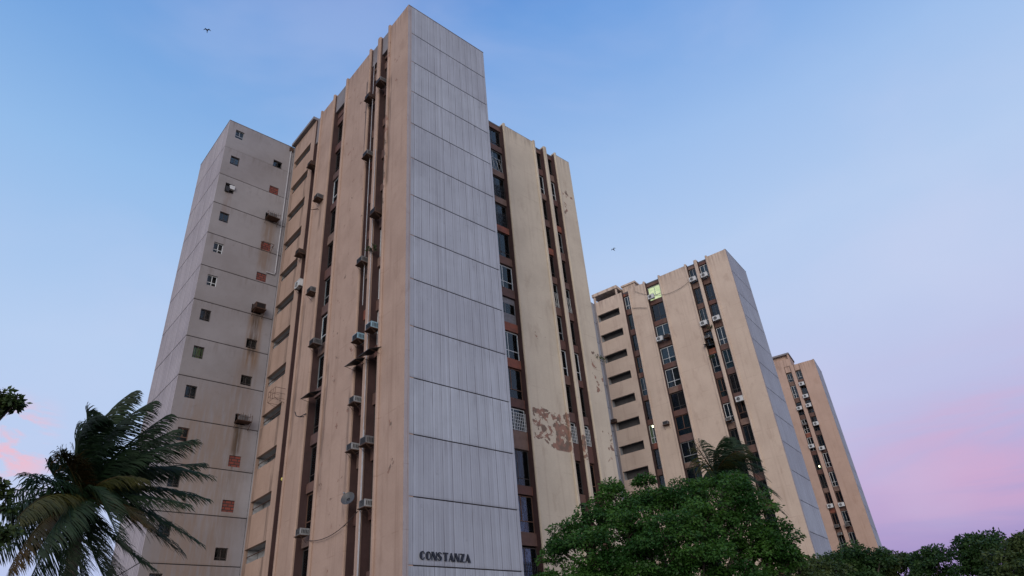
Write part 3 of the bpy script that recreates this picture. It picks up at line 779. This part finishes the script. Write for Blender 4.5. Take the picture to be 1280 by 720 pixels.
def proto_awning():
    q = MB(); q.quad((-.6, -.75, -.22), (.6, -.75, -.22), (.6, .1, .12), (-.6, .1, .12)); q.quad((-.6, -.75, -.19), (.6, -.75, -.19), (.6, .1, .15), (-.6, .1, .15))
    for a, b_ in (((-.6, -.75), (.6, -.75)), ((-.6, .1), (.6, .1))): pass
    q.quad((-.6, -.75, -.22), (.6, -.75, -.22), (.6, -.75, -.19), (-.6, -.75, -.19))
    q.quad((-.6, -.75, -.22), (-.6, .1, .12), (-.6, .1, .15), (-.6, -.75, -.19)); q.quad((.6, -.75, -.22), (.6, .1, .12), (.6, .1, .15), (.6, -.75, -.19))
    b_ = MB(); b_.tube([(-.55, -.7, -.2), (-.55, .1, -.35)], .015, 4); b_.tube([(.55, -.7, -.2), (.55, .1, -.35)], .015, 4)
    return [('canopy', q.mesh('canopy', BLACKM)), ('stay', b_.mesh('stay', RUST))]
PB = {'grey': proto_box_ac(ACG), 'white': proto_box_ac(ACM, .56, .36, .46), 'blue': proto_box_ac(ACB), 'split': proto_split(), 'awning': proto_awning(), 'dark': proto_box_ac(RUST)}
def put(kind, name, label, cat, C, yaw, v, z, group, u=0.0, rot=-math.pi / 2):
    r_ = thing(name, label, cat, loc(C, yaw, u, v, z), yaw + rot, group)
    for nm, me in PB[kind]: link(nm, me, r_)
    return r_
ORD = ['top', 'second', 'third', 'fourth', 'fifth', 'sixth', 'seventh', 'eighth', 'ninth', 'tenth', 'eleventh', 'twelfth', 'thirteenth', 'fourteenth', 'fifteenth']
def storey(z): return ORD[max(0, int((ZT - z) / 3 + .05))]
KW = {'grey': 'grey box AC unit', 'white': 'pale grey box AC unit', 'blue': 'blue box AC unit', 'split': 'round-fan AC unit', 'dark': 'brown box AC unit'}
G1 = 'air conditioners hanging on the nearest tower'; G2 = 'air conditioners hanging on the middle tower'; G3 = 'air conditioners hanging on the farthest tower'
BAYN = {'A': 'in strip next to corner pier', 'B': 'in strip next to broad pier', 'W': 'in wide window strip', 'N': 'in dark strip beside stair slots', 'P': 'on pier beside wide strip'}
for kd, bn, v, z in (('grey', 'A', 3.1, 39.85), ('dark', 'B', 4.66, 39.6), ('grey', 'B', 4.5, 33.8), ('dark', 'N', 13.9, 39.8), ('grey', 'P', 11.95, 35.0), ('dark', 'N', 14.3, 31.2), ('grey', 'P', 11.5, 26.35), ('grey', 'W', 10.3, 21.8), ('dark', 'A', 3.1, 27.9),
                     ('grey', 'B', 4.5, 24.95), ('blue', 'A', 3.0, 19.65), ('blue', 'B', 4.5, 19.6), ('white', 'B', 4.6, 15.8), ('white', 'B', 4.6, 13.15), ('grey', 'A', 3.05, 13.0), ('white', 'A', 3.0, 9.85), ('white', 'W', 9.9, 9.9)):
    put(kd, 'air_conditioner', '%s %s, nearest tower, %s storey' % (KW[kd], BAYN[bn], storey(z)), 'air conditioner', C1, Y1, v, z, G1)
put('split', 'air_conditioner', 'split air conditioner with round fan on the dark strip beside nearest tower slots', 'air conditioner', C1, Y1, 13.95, 28.1, G1)
for v, z, t_ in ((2.95, 18.3, 'in the narrow strip nearest the concrete corner'), (4.5, 18.3, 'in the second narrow strip from the concrete corner'), (10.0, 18.3, 'in the wide window strip of the nearest tower')):
    put('awning', 'window_awning', 'dark sloping sheet awning over a window ' + t_, 'awning', C1, Y1, v, z, 'dark awnings on the nearest tower')
for kd, bn, v, z in (('split', 'W', 10.45, 43.0), ('split', 'W', 10.5, 37.0), ('dark', 'W', 9.55, 37.05), ('split', 'B', 4.7, 43.1), ('split', 'A', 3.2, 43.05), ('split', 'A', 3.15, 37.0), ('split', 'B', 4.75, 36.95), ('white', 'B', 4.72, 35.2),
                     ('grey', 'P', 11.9, 26.65), ('white', 'B', 4.7, 25.1), ('split', 'A', 3.0, 26.85)):
    put(kd, 'air_conditioner', '%s %s, middle tower, %s storey' % (KW[kd], BAYN[bn], storey(z)), 'air conditioner', C2, Y2, v, z, G2)
put('awning', 'window_awning', 'dark sloping awning under an air conditioner on the middle tower', 'awning', C2, Y2, 4.72, 34.6, None)
for kd, bn, v, z in (('split', 'A', 3.0, 41.8), ('split', 'A', 3.0, 39.6), ('split', 'A', 3.0, 38.0), ('split', 'B', 4.5, 37.9), ('white', 'B', 4.5, 35.25), ('split', 'A', 2.8, 34.8), ('split', 'B', 4.5, 31.45), ('split', 'A', 3.1, 30.8),
                     ('split', 'B', 4.55, 22.1), ('split', 'A', 2.95, 22.0), ('grey', 'B', 4.5, 19.2), ('grey', 'A', 3.05, 19.1), ('white', 'B', 4.4, 18.1)):
    side_ = 'right' if bn == 'A' else 'left'
    put(kd, 'air_conditioner', '%s in %s strip of farthest tower, %.0f m below roof' % (KW[kd], side_, ZT - z), 'air conditioner', C3, Y3, v, z, G3)

put('dark', 'air_conditioner', 'dark box AC unit at left end of a stair slot, middle tower', 'air conditioner', C2, Y2, 18.45, 28.75, G2)
# brackets and boxes on the side tower
def bracket_cage(label, u, z, box=True):
    r_ = thing('bracket_cage', label, 'metal cage', loc(C1, Y1, u, 18.82, z), Y1, 'rusty cages on the windowed side tower')
    q = MB(); w2, d, h = .5, .62, .55
    for x in (-w2, 0, w2):
        q.tube([(x, 0, 0), (x, -d, 0), (x, -d, h * .8)], .018, 4)
    for x in (-w2, w2): q.tube([(x, 0, -.45), (x, -d, 0)], .018, 4); q.tube([(x, 0, h), (x, -d, h * .8)], .012, 4)
    for k in range(7): x = -w2 + k * w2 / 3; q.tube([(x, -d, 0), (x, -d - .05, h * (.7 + .3 * ((k * 7) % 3) / 2))], .012, 4)
    q.tube([(-w2, -d, h * .5), (w2, -d, h * .5)], .012, 4); q.tube([(-w2, -d, 0), (w2, -d, 0)], .02, 4); q.box((-w2, -d, -.03), (w2, -.01, -.004)); q.build('frame', RUST, r_)
    if box:
        q = MB(); q.box((-.32, -.5, .0), (.3, -.05, .42)); q.build('box', ACG, r_)
bracket_cage('rusty cage of dark pots below the second brick patch on the side tower', -1.2, 36.9)
bracket_cage('rusty cage with box and long black stain, low on the side tower', -1.25, 19.1)
r_ = thing('air_conditioner', 'dark boxy air conditioner with brown stain on the grey side tower', 'air conditioner', loc(C1, Y1, -1.25, 18.84, 28.1), Y1)
for nm, me in PB['dark']:
    o_ = link(nm, me, r_); o_.scale = (1.25, 1.25, 1.2)
r_ = thing('window_shelf', 'small dark frame shelf under a brick patch on the side tower', 'shelf', loc(C1, Y1, -1.25, 18.84, 34.0), Y1)
q = MB(); q.tube([(-.45, 0, .3), (-.45, -.4, .35), (.45, -.4, .35), (.45, 0, .3)], .025, 4); q.tube([(-.45, -.4, .35), (-.35, 0, -.3)], .02, 4); q.tube([(.45, -.4, .35), (.35, 0, -.3)], .02, 4); q.build('frame', RUST, r_)
# lower left: arm with lamp
# wire cage on the slotted wall
r_ = thing('wire_cage', 'thin empty wire cage fixed on the slotted stair wall of nearest tower', 'wire cage', loc(C1, Y1, -.02, 15.3, 19.7), Y1 - math.pi / 2)
q = MB()
for z in (0, .38, .76):
    q.tube([(-.55, 0, z), (-.55, -.7, z), (.55, -.7, z), (.55, 0, z)], .014, 4)
for x in (-.55, -.18, .18, .55): q.tube([(x, -.7, 0), (x, -.7, .76)], .012, 4)
for x in (-.55, .55): q.tube([(x, 0, -.25), (x, -.7, 0)], .012, 4)
q.build('wires', RUST, r_)

# satellite dish
r_ = thing('satellite_dish', 'dark round satellite dish low on the nearest tower between narrow windows', 'satellite dish', loc(C1, Y1, -.05, 4.15, 10.4), Y1 - math.pi / 2)
q = MB(); nr, ns = 5, 20; ax = Vector((.55, -.75, .35)).normalized(); a_ = ax.cross(Vector((0, 0, 1))).normalized(); b_ = ax.cross(a_)
ctr = Vector((0, -.55, .15)); q.v.append(tuple(ctr - ax * .10))
for i in range(1, nr + 1):
    rr_ = .36 * i / nr
    for k in range(ns):
        an = 2 * math.pi * k / ns; q.v.append(tuple(ctr + (a_ * math.cos(an) + b_ * math.sin(an)) * rr_ + ax * (-.10 + .10 * (i / nr) ** 2)))
for k in range(ns): q.f.append((0, 1 + k, 1 + (k + 1) % ns)); q.m.append(0)
for i in range(nr - 1):
    for k in range(ns):
        a0 = 1 + i * ns; q.f.append((a0 + k, a0 + (k + 1) % ns, a0 + ns + (k + 1) % ns, a0 + ns + k)); q.m.append(0)
q.build('reflector', DISHM, r_, True)
q = MB(); q.tube([ctr + b_ * .34, ctr + ax * .45], .012, 5); q.box(tuple(ctr + ax * .45 - Vector((.04, .04, .04))), tuple(ctr + ax * .45 + Vector((.04, .04, .04)))); q.build('receiver_arm', ALU, r_)
q = MB(); q.tube([(0, .1, 0), (0, -.3, 0), tuple(ctr - ax * .1)], .02, 5); q.build('mount', RUST, r_)
# curved antenna arm beside the wide bay
r_ = thing('antenna_arm', 'black curved antenna arm beside the lowest wide awning of nearest tower', 'antenna', loc(C1, Y1, 0, 11.2, 17.3), Y1 - math.pi / 2)
q = MB(); q.tube([(0, .05, 0), (-.1, -.35, -.05), (-.3, -.5, .05), (-.42, -.55, .35)], .03, 6); q.tube([(.25, -.1, .1), (-.1, -.35, -.05)], .025, 6); q.build('arm', BLACKM, r_)
r_ = thing('antenna_arm', 'thin bent steel arm under the box on the upper tan pier', 'antenna', loc(C1, Y1, 0, 12.4, 34.6), Y1 - math.pi / 2)
q = MB(); q.tube([(0, .05, 0), (-.2, -.5, -.25), (-.25, -.6, -.6)], .02, 6); q.tube([(.2, .05, -.2), (-.2, -.5, -.25)], .02, 6); q.build('arm', RUST, r_)
# wall lamp glow on narrow strip (lit)
r_ = thing('wall_lamp', 'small yellow glowing lamp on the dark strip beside slots of nearest tower', 'lamp', loc(C1, Y1, .30, 14.3, 14.2), Y1 - math.pi / 2)
q = MB(); q.tube([(0, .02, .1), (0, -.1, .12)], .02, 6); q.build('arm', RUST, r_)
q = MB(); q.tube([(0, -.1, .12), (0, -.1, .05), (0, -.1, -.02), (0, -.1, -.08)], [.03, .07, .07, .02], 8); q.build('bulb', LITOCHRE, r_)
for (C, Y_, v, z, lb) in ((C2, Y2, 13.75, 27.05, 'small bright lamp lit in the strip beside the slots of middle tower'), (C3, Y3, 4.35, 28.5, 'small lamp lit in the left window strip of farthest tower')):
    r_ = thing('wall_lamp', lb, 'lamp', loc(C, Y_, .2, v, z), Y_ - math.pi / 2)
    q = MB(); q.tube([(0, .15, .1), (0, -.1, .12)], .02, 6); q.build('arm', RUST, r_)
    q = MB(); q.tube([(0, -.1, .14), (0, -.1, .08), (0, -.1, -.06), (0, -.1, -.12)], [.03, .09, .09, .03], 8); q.build('bulb', LAMPM, r_)

# cables
def sag(C, Y_, pts, label, r=.02, u=-.14):
    P = [loc(C, Y_, u, v, z) for v, z in pts]
    q = MB(); q.tube(P, r, 5); tag(q.build('sagging_cable', CAB), label, 'cable', None)
def cat_(p0, p1, sg, n=12): return [(p0[0] + (p1[0] - p0[0]) * i / n, p0[1] + (p1[1] - p0[1]) * i / n - sg * 4 * (i / n) * (1 - i / n)) for i in range(n + 1)]
sag(C1, Y1, cat_((9.3, 9.55), (3.9, 9.9), .45), 'dark cable sagging across the lower tan pier of nearest tower')
sag(C2, Y2, cat_((12.5, 45.0), (5.3, 43.3), 1.2), 'long dark cable sagging across the top of middle tower', .022)
sag(C2, Y2, [(13.3, 42.8), (12.2, 42.4), (11.4, 42.05)], 'short straight cable below the sagging one on middle tower', .03)
sag(C1, Y1, cat_((5.6, 42.5), (5.5, 35.0), .0), 'dark cable running down beside the second narrow strip of nearest tower', .02, -.05)

# plants on ledges
def sprig(C, Y_, u, v, z, label, n, size, mat, seed, woody=True, rot=0):
    r_ = thing('wall_plant', label, 'plant', loc(C, Y_, u, v, z), Y_ + rot)
    rg = random.Random(seed); q = MB(); lf = MB()
    for i in range(n):
        d = Vector((rg.uniform(-1, 1), rg.uniform(-1, .3), rg.uniform(.1, 1.2))).normalized() * size * rg.uniform(.5, 1)
        m_ = d * .5 + Vector((rg.uniform(-.1, .1), rg.uniform(-.1, .1), .1)) * size
        q.tube([(0, 0, 0), m_, d], .012, 4)
        for k in range(12):
            p = m_.lerp(d, rg.random()) + Vector([rg.gauss(0, .07) for _ in range(3)]) * size
            a = Vector([rg.gauss(0, 1) for _ in range(3)]).normalized() * .06; b_ = Vector([rg.gauss(0, 1) for _ in range(3)]).normalized() * .035
            lf.quad(p - a, p - b_, p + a, p + b_)
    q.build('stems', BARK, r_); lf.build('leaves', mat, r_)
sprig(C1, Y1, 22.05, 5.3, 24.2, 'scrubby plant growing from the cracked right edge of nearest tower', 12, .8, LEAF_O, 1)
sprig(C1, Y1, -.1, 3.5, 25.3, 'bare scrubby plant between the two narrow strips of nearest tower', 12, .6, LEAF_D, 2, rot=-math.pi / 2)
sprig(C2, Y2, -.1, 4.7, 32.6, 'leafy potted plants in a window of middle tower', 12, .6, LEAF_D, 3, rot=-math.pi / 2)
sprig(C2, Y2, -.1, 4.2, 36.2, 'dry pale plant hanging between the narrow strips of middle tower', 10, .7, LEAF_O, 4, rot=-math.pi / 2)

# ------------------------------------------------------------------ trees
def leaves(q, rg, p, n, spread, size, up=.25):
    for _ in range(n):
        c_ = p + Vector((rg.gauss(0, spread), rg.gauss(0, spread), rg.gauss(0, spread * .7)))
        a = Vector((rg.gauss(0, 1), rg.gauss(0, 1), rg.gauss(-.25, .6))).normalized()
        s = size * rg.uniform(.6, 1.25)
        b_ = a.cross(Vector((rg.gauss(0, .5), rg.gauss(0, .5), 1))).normalized() * s * .24
        a = a * s
        q.quad(c_, c_ + a * .5 + b_, c_ + a, c_ + a * .5 - b_)

def tree(label, base, blobs, seed, mat, leaf=.16, dens=1.0, name='broadleaf_tree', cat='tree', group=None, trunk_r=.28, fork=None, clump=.34, per=46):
    r_ = thing(name, label, cat, (base[0], base[1], 0), 0, group)
    off = Vector((base[0], base[1], 0)); rg = random.Random(seed)
    tr = MB(); lf = MB()
    zf = fork if fork else min(b_[0].z - b_[1] for b_ in blobs) * .7 + .6
    zf = max(1.2, zf)
    F = Vector((rg.uniform(-.2, .2), rg.uniform(-.2, .2), zf))
    tr.tube([(0, 0, -.2), (rg.uniform(-.08, .08), rg.uniform(-.08, .08), zf * .5), F], [trunk_r * 1.25, trunk_r, trunk_r * .85], 10)
    for c_, r in blobs:
        c_ = c_ - off
        mid = F.lerp(c_, .5) + Vector((rg.uniform(-.3, .3), rg.uniform(-.3, .3), r * .15))
        tr.tube([F, mid, c_], [trunk_r * .55, trunk_r * .33, trunk_r * .18], 6)
        n = max(5, int(dens * 3.4 * (r / clump) ** 2))
        for i in range(n):
            d = Vector((rg.gauss(0, 1), rg.gauss(0, 1), rg.gauss(.25, .9))).normalized()
            rad = r * rg.uniform(.45, 1.0)
            p = c_ + Vector((d.x * rad, d.y * rad, d.z * rad * .85))
            if i % 3 == 0: tr.tube([c_, c_.lerp(p, .55) + Vector((0, 0, .08)), p], [trunk_r * .12, trunk_r * .07, .012], 4)
            cs = clump * rg.uniform(.6, 1.25)
            for _ in range(int(per * cs / clump)):
                e = Vector((rg.gauss(0, 1), rg.gauss(0, 1), abs(rg.gauss(.1, .8)) - .25)).normalized()
                q0 = p + Vector((e.x, e.y, e.z * .62)) * cs * rg.uniform(.7, 1.08)
                a = (e * .8 + Vector((rg.gauss(0, .5), rg.gauss(0, .5), rg.gauss(-.45, .35)))).normalized()
                sz = leaf * rg.uniform(.6, 1.3)
                b2 = a.cross(e + Vector((rg.gauss(0, .4), rg.gauss(0, .4), rg.gauss(0, .4)))).normalized() * sz * .25
                a = a * sz
                lf.quad(q0, q0 + a * .5 + b2, q0 + a, q0 + a * .5 - b2)
            leaves(lf, rg, p, per // 6, cs * .4, leaf)
    tr.build('trunk', BARK, r_, True); lf.build('crown', mat, r_)
    return r_

def blob(px, py, rpx, D):
    p = at(px, py, D); dist = (p - CAM).dot(CF)
    return (p, rpx / FPX * dist)

D = 28
bl = [blob(*b_) for b_ in [(712, 664, 20, 27), (706, 692, 24, 26.5), (742, 655, 24, 27), (766, 636, 26, 28), (765, 618, 14, 28), (800, 632, 24, 29), (735, 695, 34, 26), (785, 672, 36, 26.5), (838, 630, 32, 28.5), (868, 618, 26, 29),
     (830, 678, 44, 26), (880, 658, 40, 27), (925, 622, 28, 28), (930, 662, 40, 28), (880, 705, 44, 26), (790, 715, 40, 26), (955, 700, 36, 28), (978, 688, 20, 28), (964, 665, 14, 28.5), (985, 706, 22, 28), (740, 740, 40, 26), (840, 750, 50, 26), (930, 745, 45, 27), (806, 604, 9, 29.5), (905, 604, 12, 29)]]
cx = sum(b_[0].x for b_ in bl) / len(bl); cy = sum(b_[0].y for b_ in bl) / len(bl)
tree('large round bright green tree in front of the middle tower', (cx, cy), bl, 21, LEAF_G, .125, 1.15, trunk_r=.30, fork=2.2, clump=.47, per=230)

def skytree(label, D, spec, seed, mat, group='trees along the right edge'):
    bl = [blob(px, py, r, D + dd) for px, py, r, dd in spec]
    cx = sum(b_[0].x for b_ in bl) / len(bl); cy = sum(b_[0].y for b_ in bl) / len(bl)
    return tree(label, (cx, cy), bl, seed, mat, .18, 1.2, group=group, clump=.5, trunk_r=.2, per=160)
skytree('dark low tree in front of the foot of the farthest tower', 46, [(1060, 700, 22, 0), (1078, 706, 24, 1), (1040, 712, 20, -1), (1062, 728, 30, 0), (1100, 702, 14, 1)], 31, LEAF_D)
skytree('olive shrubby tree between the middle and farthest towers', 40, [(1018, 712, 14, 0), (1035, 716, 16, 1), (1000, 722, 20, -1), (1030, 735, 24, 0)], 32, LEAF_O)
skytree('low spreading green tree right of the farthest tower', 50, [(1115, 698, 15, 0), (1135, 704, 16, 1), (1098, 708, 16, -1), (1120, 725, 26, 0)], 33, LEAF_O)
skytree('small flat topped tree against the pink sky', 48, [(1160, 695, 12, 0), (1148, 704, 13, 1), (1174, 700, 13, -1), (1160, 718, 22, 0), (1185, 712, 10, 0)], 34, LEAF_D)
skytree('tall dark tree with notched top near the right edge', 44, [(1212, 676, 13, 0), (1208, 692, 14, 1), (1238, 676, 15, 0), (1225, 695, 22, 0), (1250, 690, 18, -1), (1230, 720, 28, 0)], 35, LEAF_D)
skytree('olive tree cut by the right edge of the view', 40, [(1272, 678, 12, 0), (1268, 696, 18, 0), (1290, 684, 20, 1), (1265, 716, 24, -1), (1300, 710, 30, 0)], 36, LEAF_O)

# tree outside the left edge with twigs reaching in
bl = [blob(*b_) for b_ in [(4, 500, 13, 9), (20, 502, 7, 9), (10, 508, 6, 9.1), (-44, 510, 30, 9), (0, 618, 9, 9.5), (6, 634, 10, 9.5), (10, 668, 13, 9), (-4, 676, 16, 9), (-60, 600, 40, 9.5), (-50, 690, 34, 9), (-80, 480, 40, 9.5), (0, 606, 5, 9.4)]]
tree('near leafy tree whose twigs enter at the left edge beside the palm', (bl[3][0].x - 1.2, bl[3][0].y), bl, 41, LEAF_O, .07, 1.0, trunk_r=.10, clump=.07, per=26, fork=2.0)
# shrub at the foot of the concrete corner
bl = [blob(*b_) for b_ in [(690, 722, 10, 25), (672, 726, 8, 25), (684, 740, 18, 25)]]
tree('small shrub top at the foot of the concrete wall', (bl[0][0].x, bl[0][0].y), bl, 43, LEAF_G, .12, 1.2, name='shrub', cat='shrub', trunk_r=.08, clump=.2, per=80, fork=1.0)

# ------------------------------------------------------------------ palms
def frond_mesh(P0, P1, P2, rg, wind, n=62, ll=.95, wdt=.05, droop=.5):
    q = MB()
    B = lambda t: P0 * (1 - t) ** 2 + P1 * 2 * t * (1 - t) + P2 * t * t
    N = 14; pts = [B(i / N) for i in range(N + 1)]
    q.tube(pts, [.045 * (1 - .85 * i / N) for i in range(N + 1)], 5, 1)
    for i in range(n):
        t = .10 + .90 * i / (n - 1)
        p = B(t); T = (B(min(1, t + .02)) - B(t - .02)).normalized()
        side = T.cross(Vector((0, 0, 1)))
        if side.length < .1: side = Vector((1, 0, 0))
        side.normalize()
        L_ = ll * (math.sin(math.pi * (.12 + .80 * t)) ** .7) * rg.uniform(.85, 1.1)
        for sg in (-1, 1):
            d = (side * sg * .55 + T * (.42 + .4 * t) + Vector((0, 0, rg.uniform(-.4, .05))) + wind * rg.uniform(.9, 1.5)).normalized()
            p1 = p + d * L_ * .45
            d2 = (d + Vector((0, 0, -droop * rg.uniform(.6, 1.2))) + wind * .5).normalized(); p2 = p1 + d2 * L_ * .35
            d3 = (d2 + Vector((0, 0, -droop * 1.2)) + wind * .5).normalized(); p3 = p2 + d3 * L_ * .28
            nrm = d.cross(T + Vector((rg.uniform(-.3, .3), rg.uniform(-.3, .3), rg.uniform(-.3, .3))))
            wv = (T * .8 + nrm * .5).normalized() * wdt * .5
            n0 = len(q.v)
            for pp, ww in ((p, .55), (p1, 1), (p2, .7)): q.v += [tuple(pp - wv * ww), tuple(pp + wv * ww)]
            q.v.append(tuple(p3))
            q.f += [(n0, n0 + 1, n0 + 3, n0 + 2), (n0 + 2, n0 + 3, n0 + 5, n0 + 4), (n0 + 4, n0 + 5, n0 + 6)]; q.m += [0, 0, 0]
    return q
def palm(label, crown_px, D, base_dx, fr, seed, ll, wind, wdt=.05, n=62, group=None):
    P = at(*crown_px, D); rg = random.Random(seed)
    bx, by = P.x + base_dx[0], P.y + base_dx[1]
    r_ = thing('palm_tree', label, 'palm tree', (bx, by, 0), 0, group); off = Vector((bx, by, 0))
    tr = MB(); Q = P - off; N = 26
    pts = []; rs = []
    for i in range(N + 1):
        t = i / N; pts.append(Vector((Q.x * t * t, Q.y * t * t, Q.z * t - .1))); rs.append(.19 - .07 * t + (.012 if i % 2 else 0))
    tr.tube(pts, rs, 10); tr.build('trunk', PBARK, r_, True)
    for (mx, my, tx, ty, dd, kind) in fr:
        T2 = at(tx, ty, D + dd) - off; M_ = at(mx, my, D + dd * .5) - off
        ctrl = M_ * 2 - (Q + T2) * .5
        q = frond_mesh(Q, ctrl, T2, rg, wind, n, ll, wdt)
        q.build('frond', [{'g': FROND, 'y': FROND_Y, 'o': FROND_O}[kind], FROND if kind == 'g' else FROND_O], r_)
    # coconuts
    q = MB()
    for i in range(6):
        a = i * 1.1; c_ = Q + Vector((.28 * math.cos(a), .28 * math.sin(a), -.28 - .1 * (i % 2)))
        for s_ in range(4):
            pass
        q.tube([c_ + Vector((0, 0, -.14)), c_ + Vector((0, 0, -.08)), c_, c_ + Vector((0, 0, .08)), c_ + Vector((0, 0, .13))], [.02, .09, .12, .09, .02], 8)
    tag(q.build('coconut_cluster', FROND_O, r_, True))
    return r_
Zp = lambda x, y: (x / 2.768, 460 + y / 2.768)
specs = []
for mx, my, tx, ty, dd, k in [
    (272, 250, 345, 172, -.8, 'g'), (262, 330, 268, 220, .8, 'g'), (322, 235, 455, 85, .5, 'g'), (345, 265, 520, 120, -.6, 'g'), (300, 290, 300, 150, .9, 'g'), (380, 320, 575, 165, -.3, 'g'), (400, 330, 600, 215, .9, 'g'), (450, 320, 660, 250, -.8, 'g'),
    (460, 350, 715, 370, .3, 'g'), (420, 372, 690, 330, 1.2, 'g'), (380, 385, 500, 385, -1.6, 'y'), (460, 410, 705, 450, .9, 'g'), (440, 440, 640, 470, -1.2, 'g'), (460, 480, 685, 605, -.4, 'g'), (430, 500, 620, 635, .8, 'g'), (400, 470, 505, 545, -1.8, 'o'),
    (360, 560, 520, 690, -.8, 'g'), (330, 600, 420, 740, .8, 'g'), (310, 600, 380, 760, -1.2, 'g'), (270, 600, 290, 770, .5, 'g'), (230, 590, 200, 760, -1.2, 'g'), (190, 570, 100, 740, .2, 'g'), (160, 520, 30, 700, -1.0, 'o'),
    (150, 500, -10, 640, .8, 'g'), (140, 450, 20, 560, 1.0, 'g'), (170, 440, 60, 520, -1.6, 'y'), (150, 450, 10, 480, .3, 'g'), (190, 420, 30, 425, .8, 'g'), (200, 410, 112, 370, -.5, 'g'), (210, 400, 165, 335, .6, 'g'), (250, 360, 212, 298, -.6, 'o'), (240, 370, 215, 330, .8, 'g'),
    (400, 420, 560, 560, 1.8, 'g'), (330, 420, 420, 620, -2.0, 'g'), (240, 480, 130, 640, -2.0, 'g')]:
    a, b_ = Zp(mx, my); c_, d_ = Zp(tx, ty); specs.append((a, b_, c_, d_, dd, k))
WIND = CR * .62 + Vector((0, 0, -.05))
palm('large dark wind blown coconut palm in front of the grey side tower', Zp(285, 455), 20, (.6, -.3), specs, 51, .88, WIND, .034, 100)
specs = [(885, 575, 874, 552, 1, 'g'), (893, 570, 902, 549, -1, 'g'), (905, 568, 925, 556, 1, 'g'), (915, 572, 943, 572, -1, 'g'), (880, 572, 868, 553, -2, 'y'), (897, 562, 910, 547, 2, 'g'), (918, 578, 950, 585, -2, 'g'), (922, 600, 962, 632, -2, 'y'), (908, 572, 932, 562, -2, 'y'), (918, 582, 955, 598, 1, 'g'), (925, 592, 968, 618, -1, 'g'), (930, 605, 978, 641, 0, 'g'), (915, 605, 950, 640, 1, 'g'),
         (905, 565, 914, 550, 2, 'g'), (885, 590, 877, 602, -1, 'g'), (880, 585, 866, 575, 1, 'g'), (890, 608, 884, 630, 1, 'g'), (905, 615, 915, 640, -1, 'g'), (912, 588, 938, 600, -2, 'g'), (905, 578, 930, 565, 0, 'g'), (908, 598, 935, 620, 1.5, 'g')]
palm('smaller dark coconut palm rising behind the round green tree', (895, 594), 36, (.5, .2), specs, 52, 1.15, WIND * .8, .045, 46)

# ------------------------------------------------------------------ birds
def bird(px, py, D, span, rot, label):
    P = at(px, py, D); q = MB(); s = span / 2
    q.tube([(0, -.22, 0), (0, -.12, .01), (0, .05, .01), (0, .22, 0), (0, .42, .0)], [.012, .05, .07, .04, .03], 8)
    for sg in (-1, 1):
        top = [(0, -.08, .03), (sg * s * .45, -.16, .16), (sg * s, .06, .05)]; bot = [(0, .16, .02), (sg * s * .45, .06, .15), (sg * s, .10, .045)]
        for z in (0, .018):
            for i in range(2): q.quad(*[tuple(Vector(p) + Vector((0, 0, z))) for p in (top[i], top[i + 1], bot[i + 1], bot[i])])
        q.quad(top[0], top[1], tuple(Vector(top[1]) + Vector((0, 0, .018))), tuple(Vector(top[0]) + Vector((0, 0, .018))))
    o_ = q.build('bird', BIRDM, None); o_.location = P; o_.rotation_euler = (R(10), R(-8), R(rot)); tag(o_, label, 'bird', None)
bird(259, 38, 60, .8, 25, 'tiny dark bird soaring high at upper left')
bird(767, 312, 75, .65, -30, 'tiny dark bird gliding right of the nearest tower')
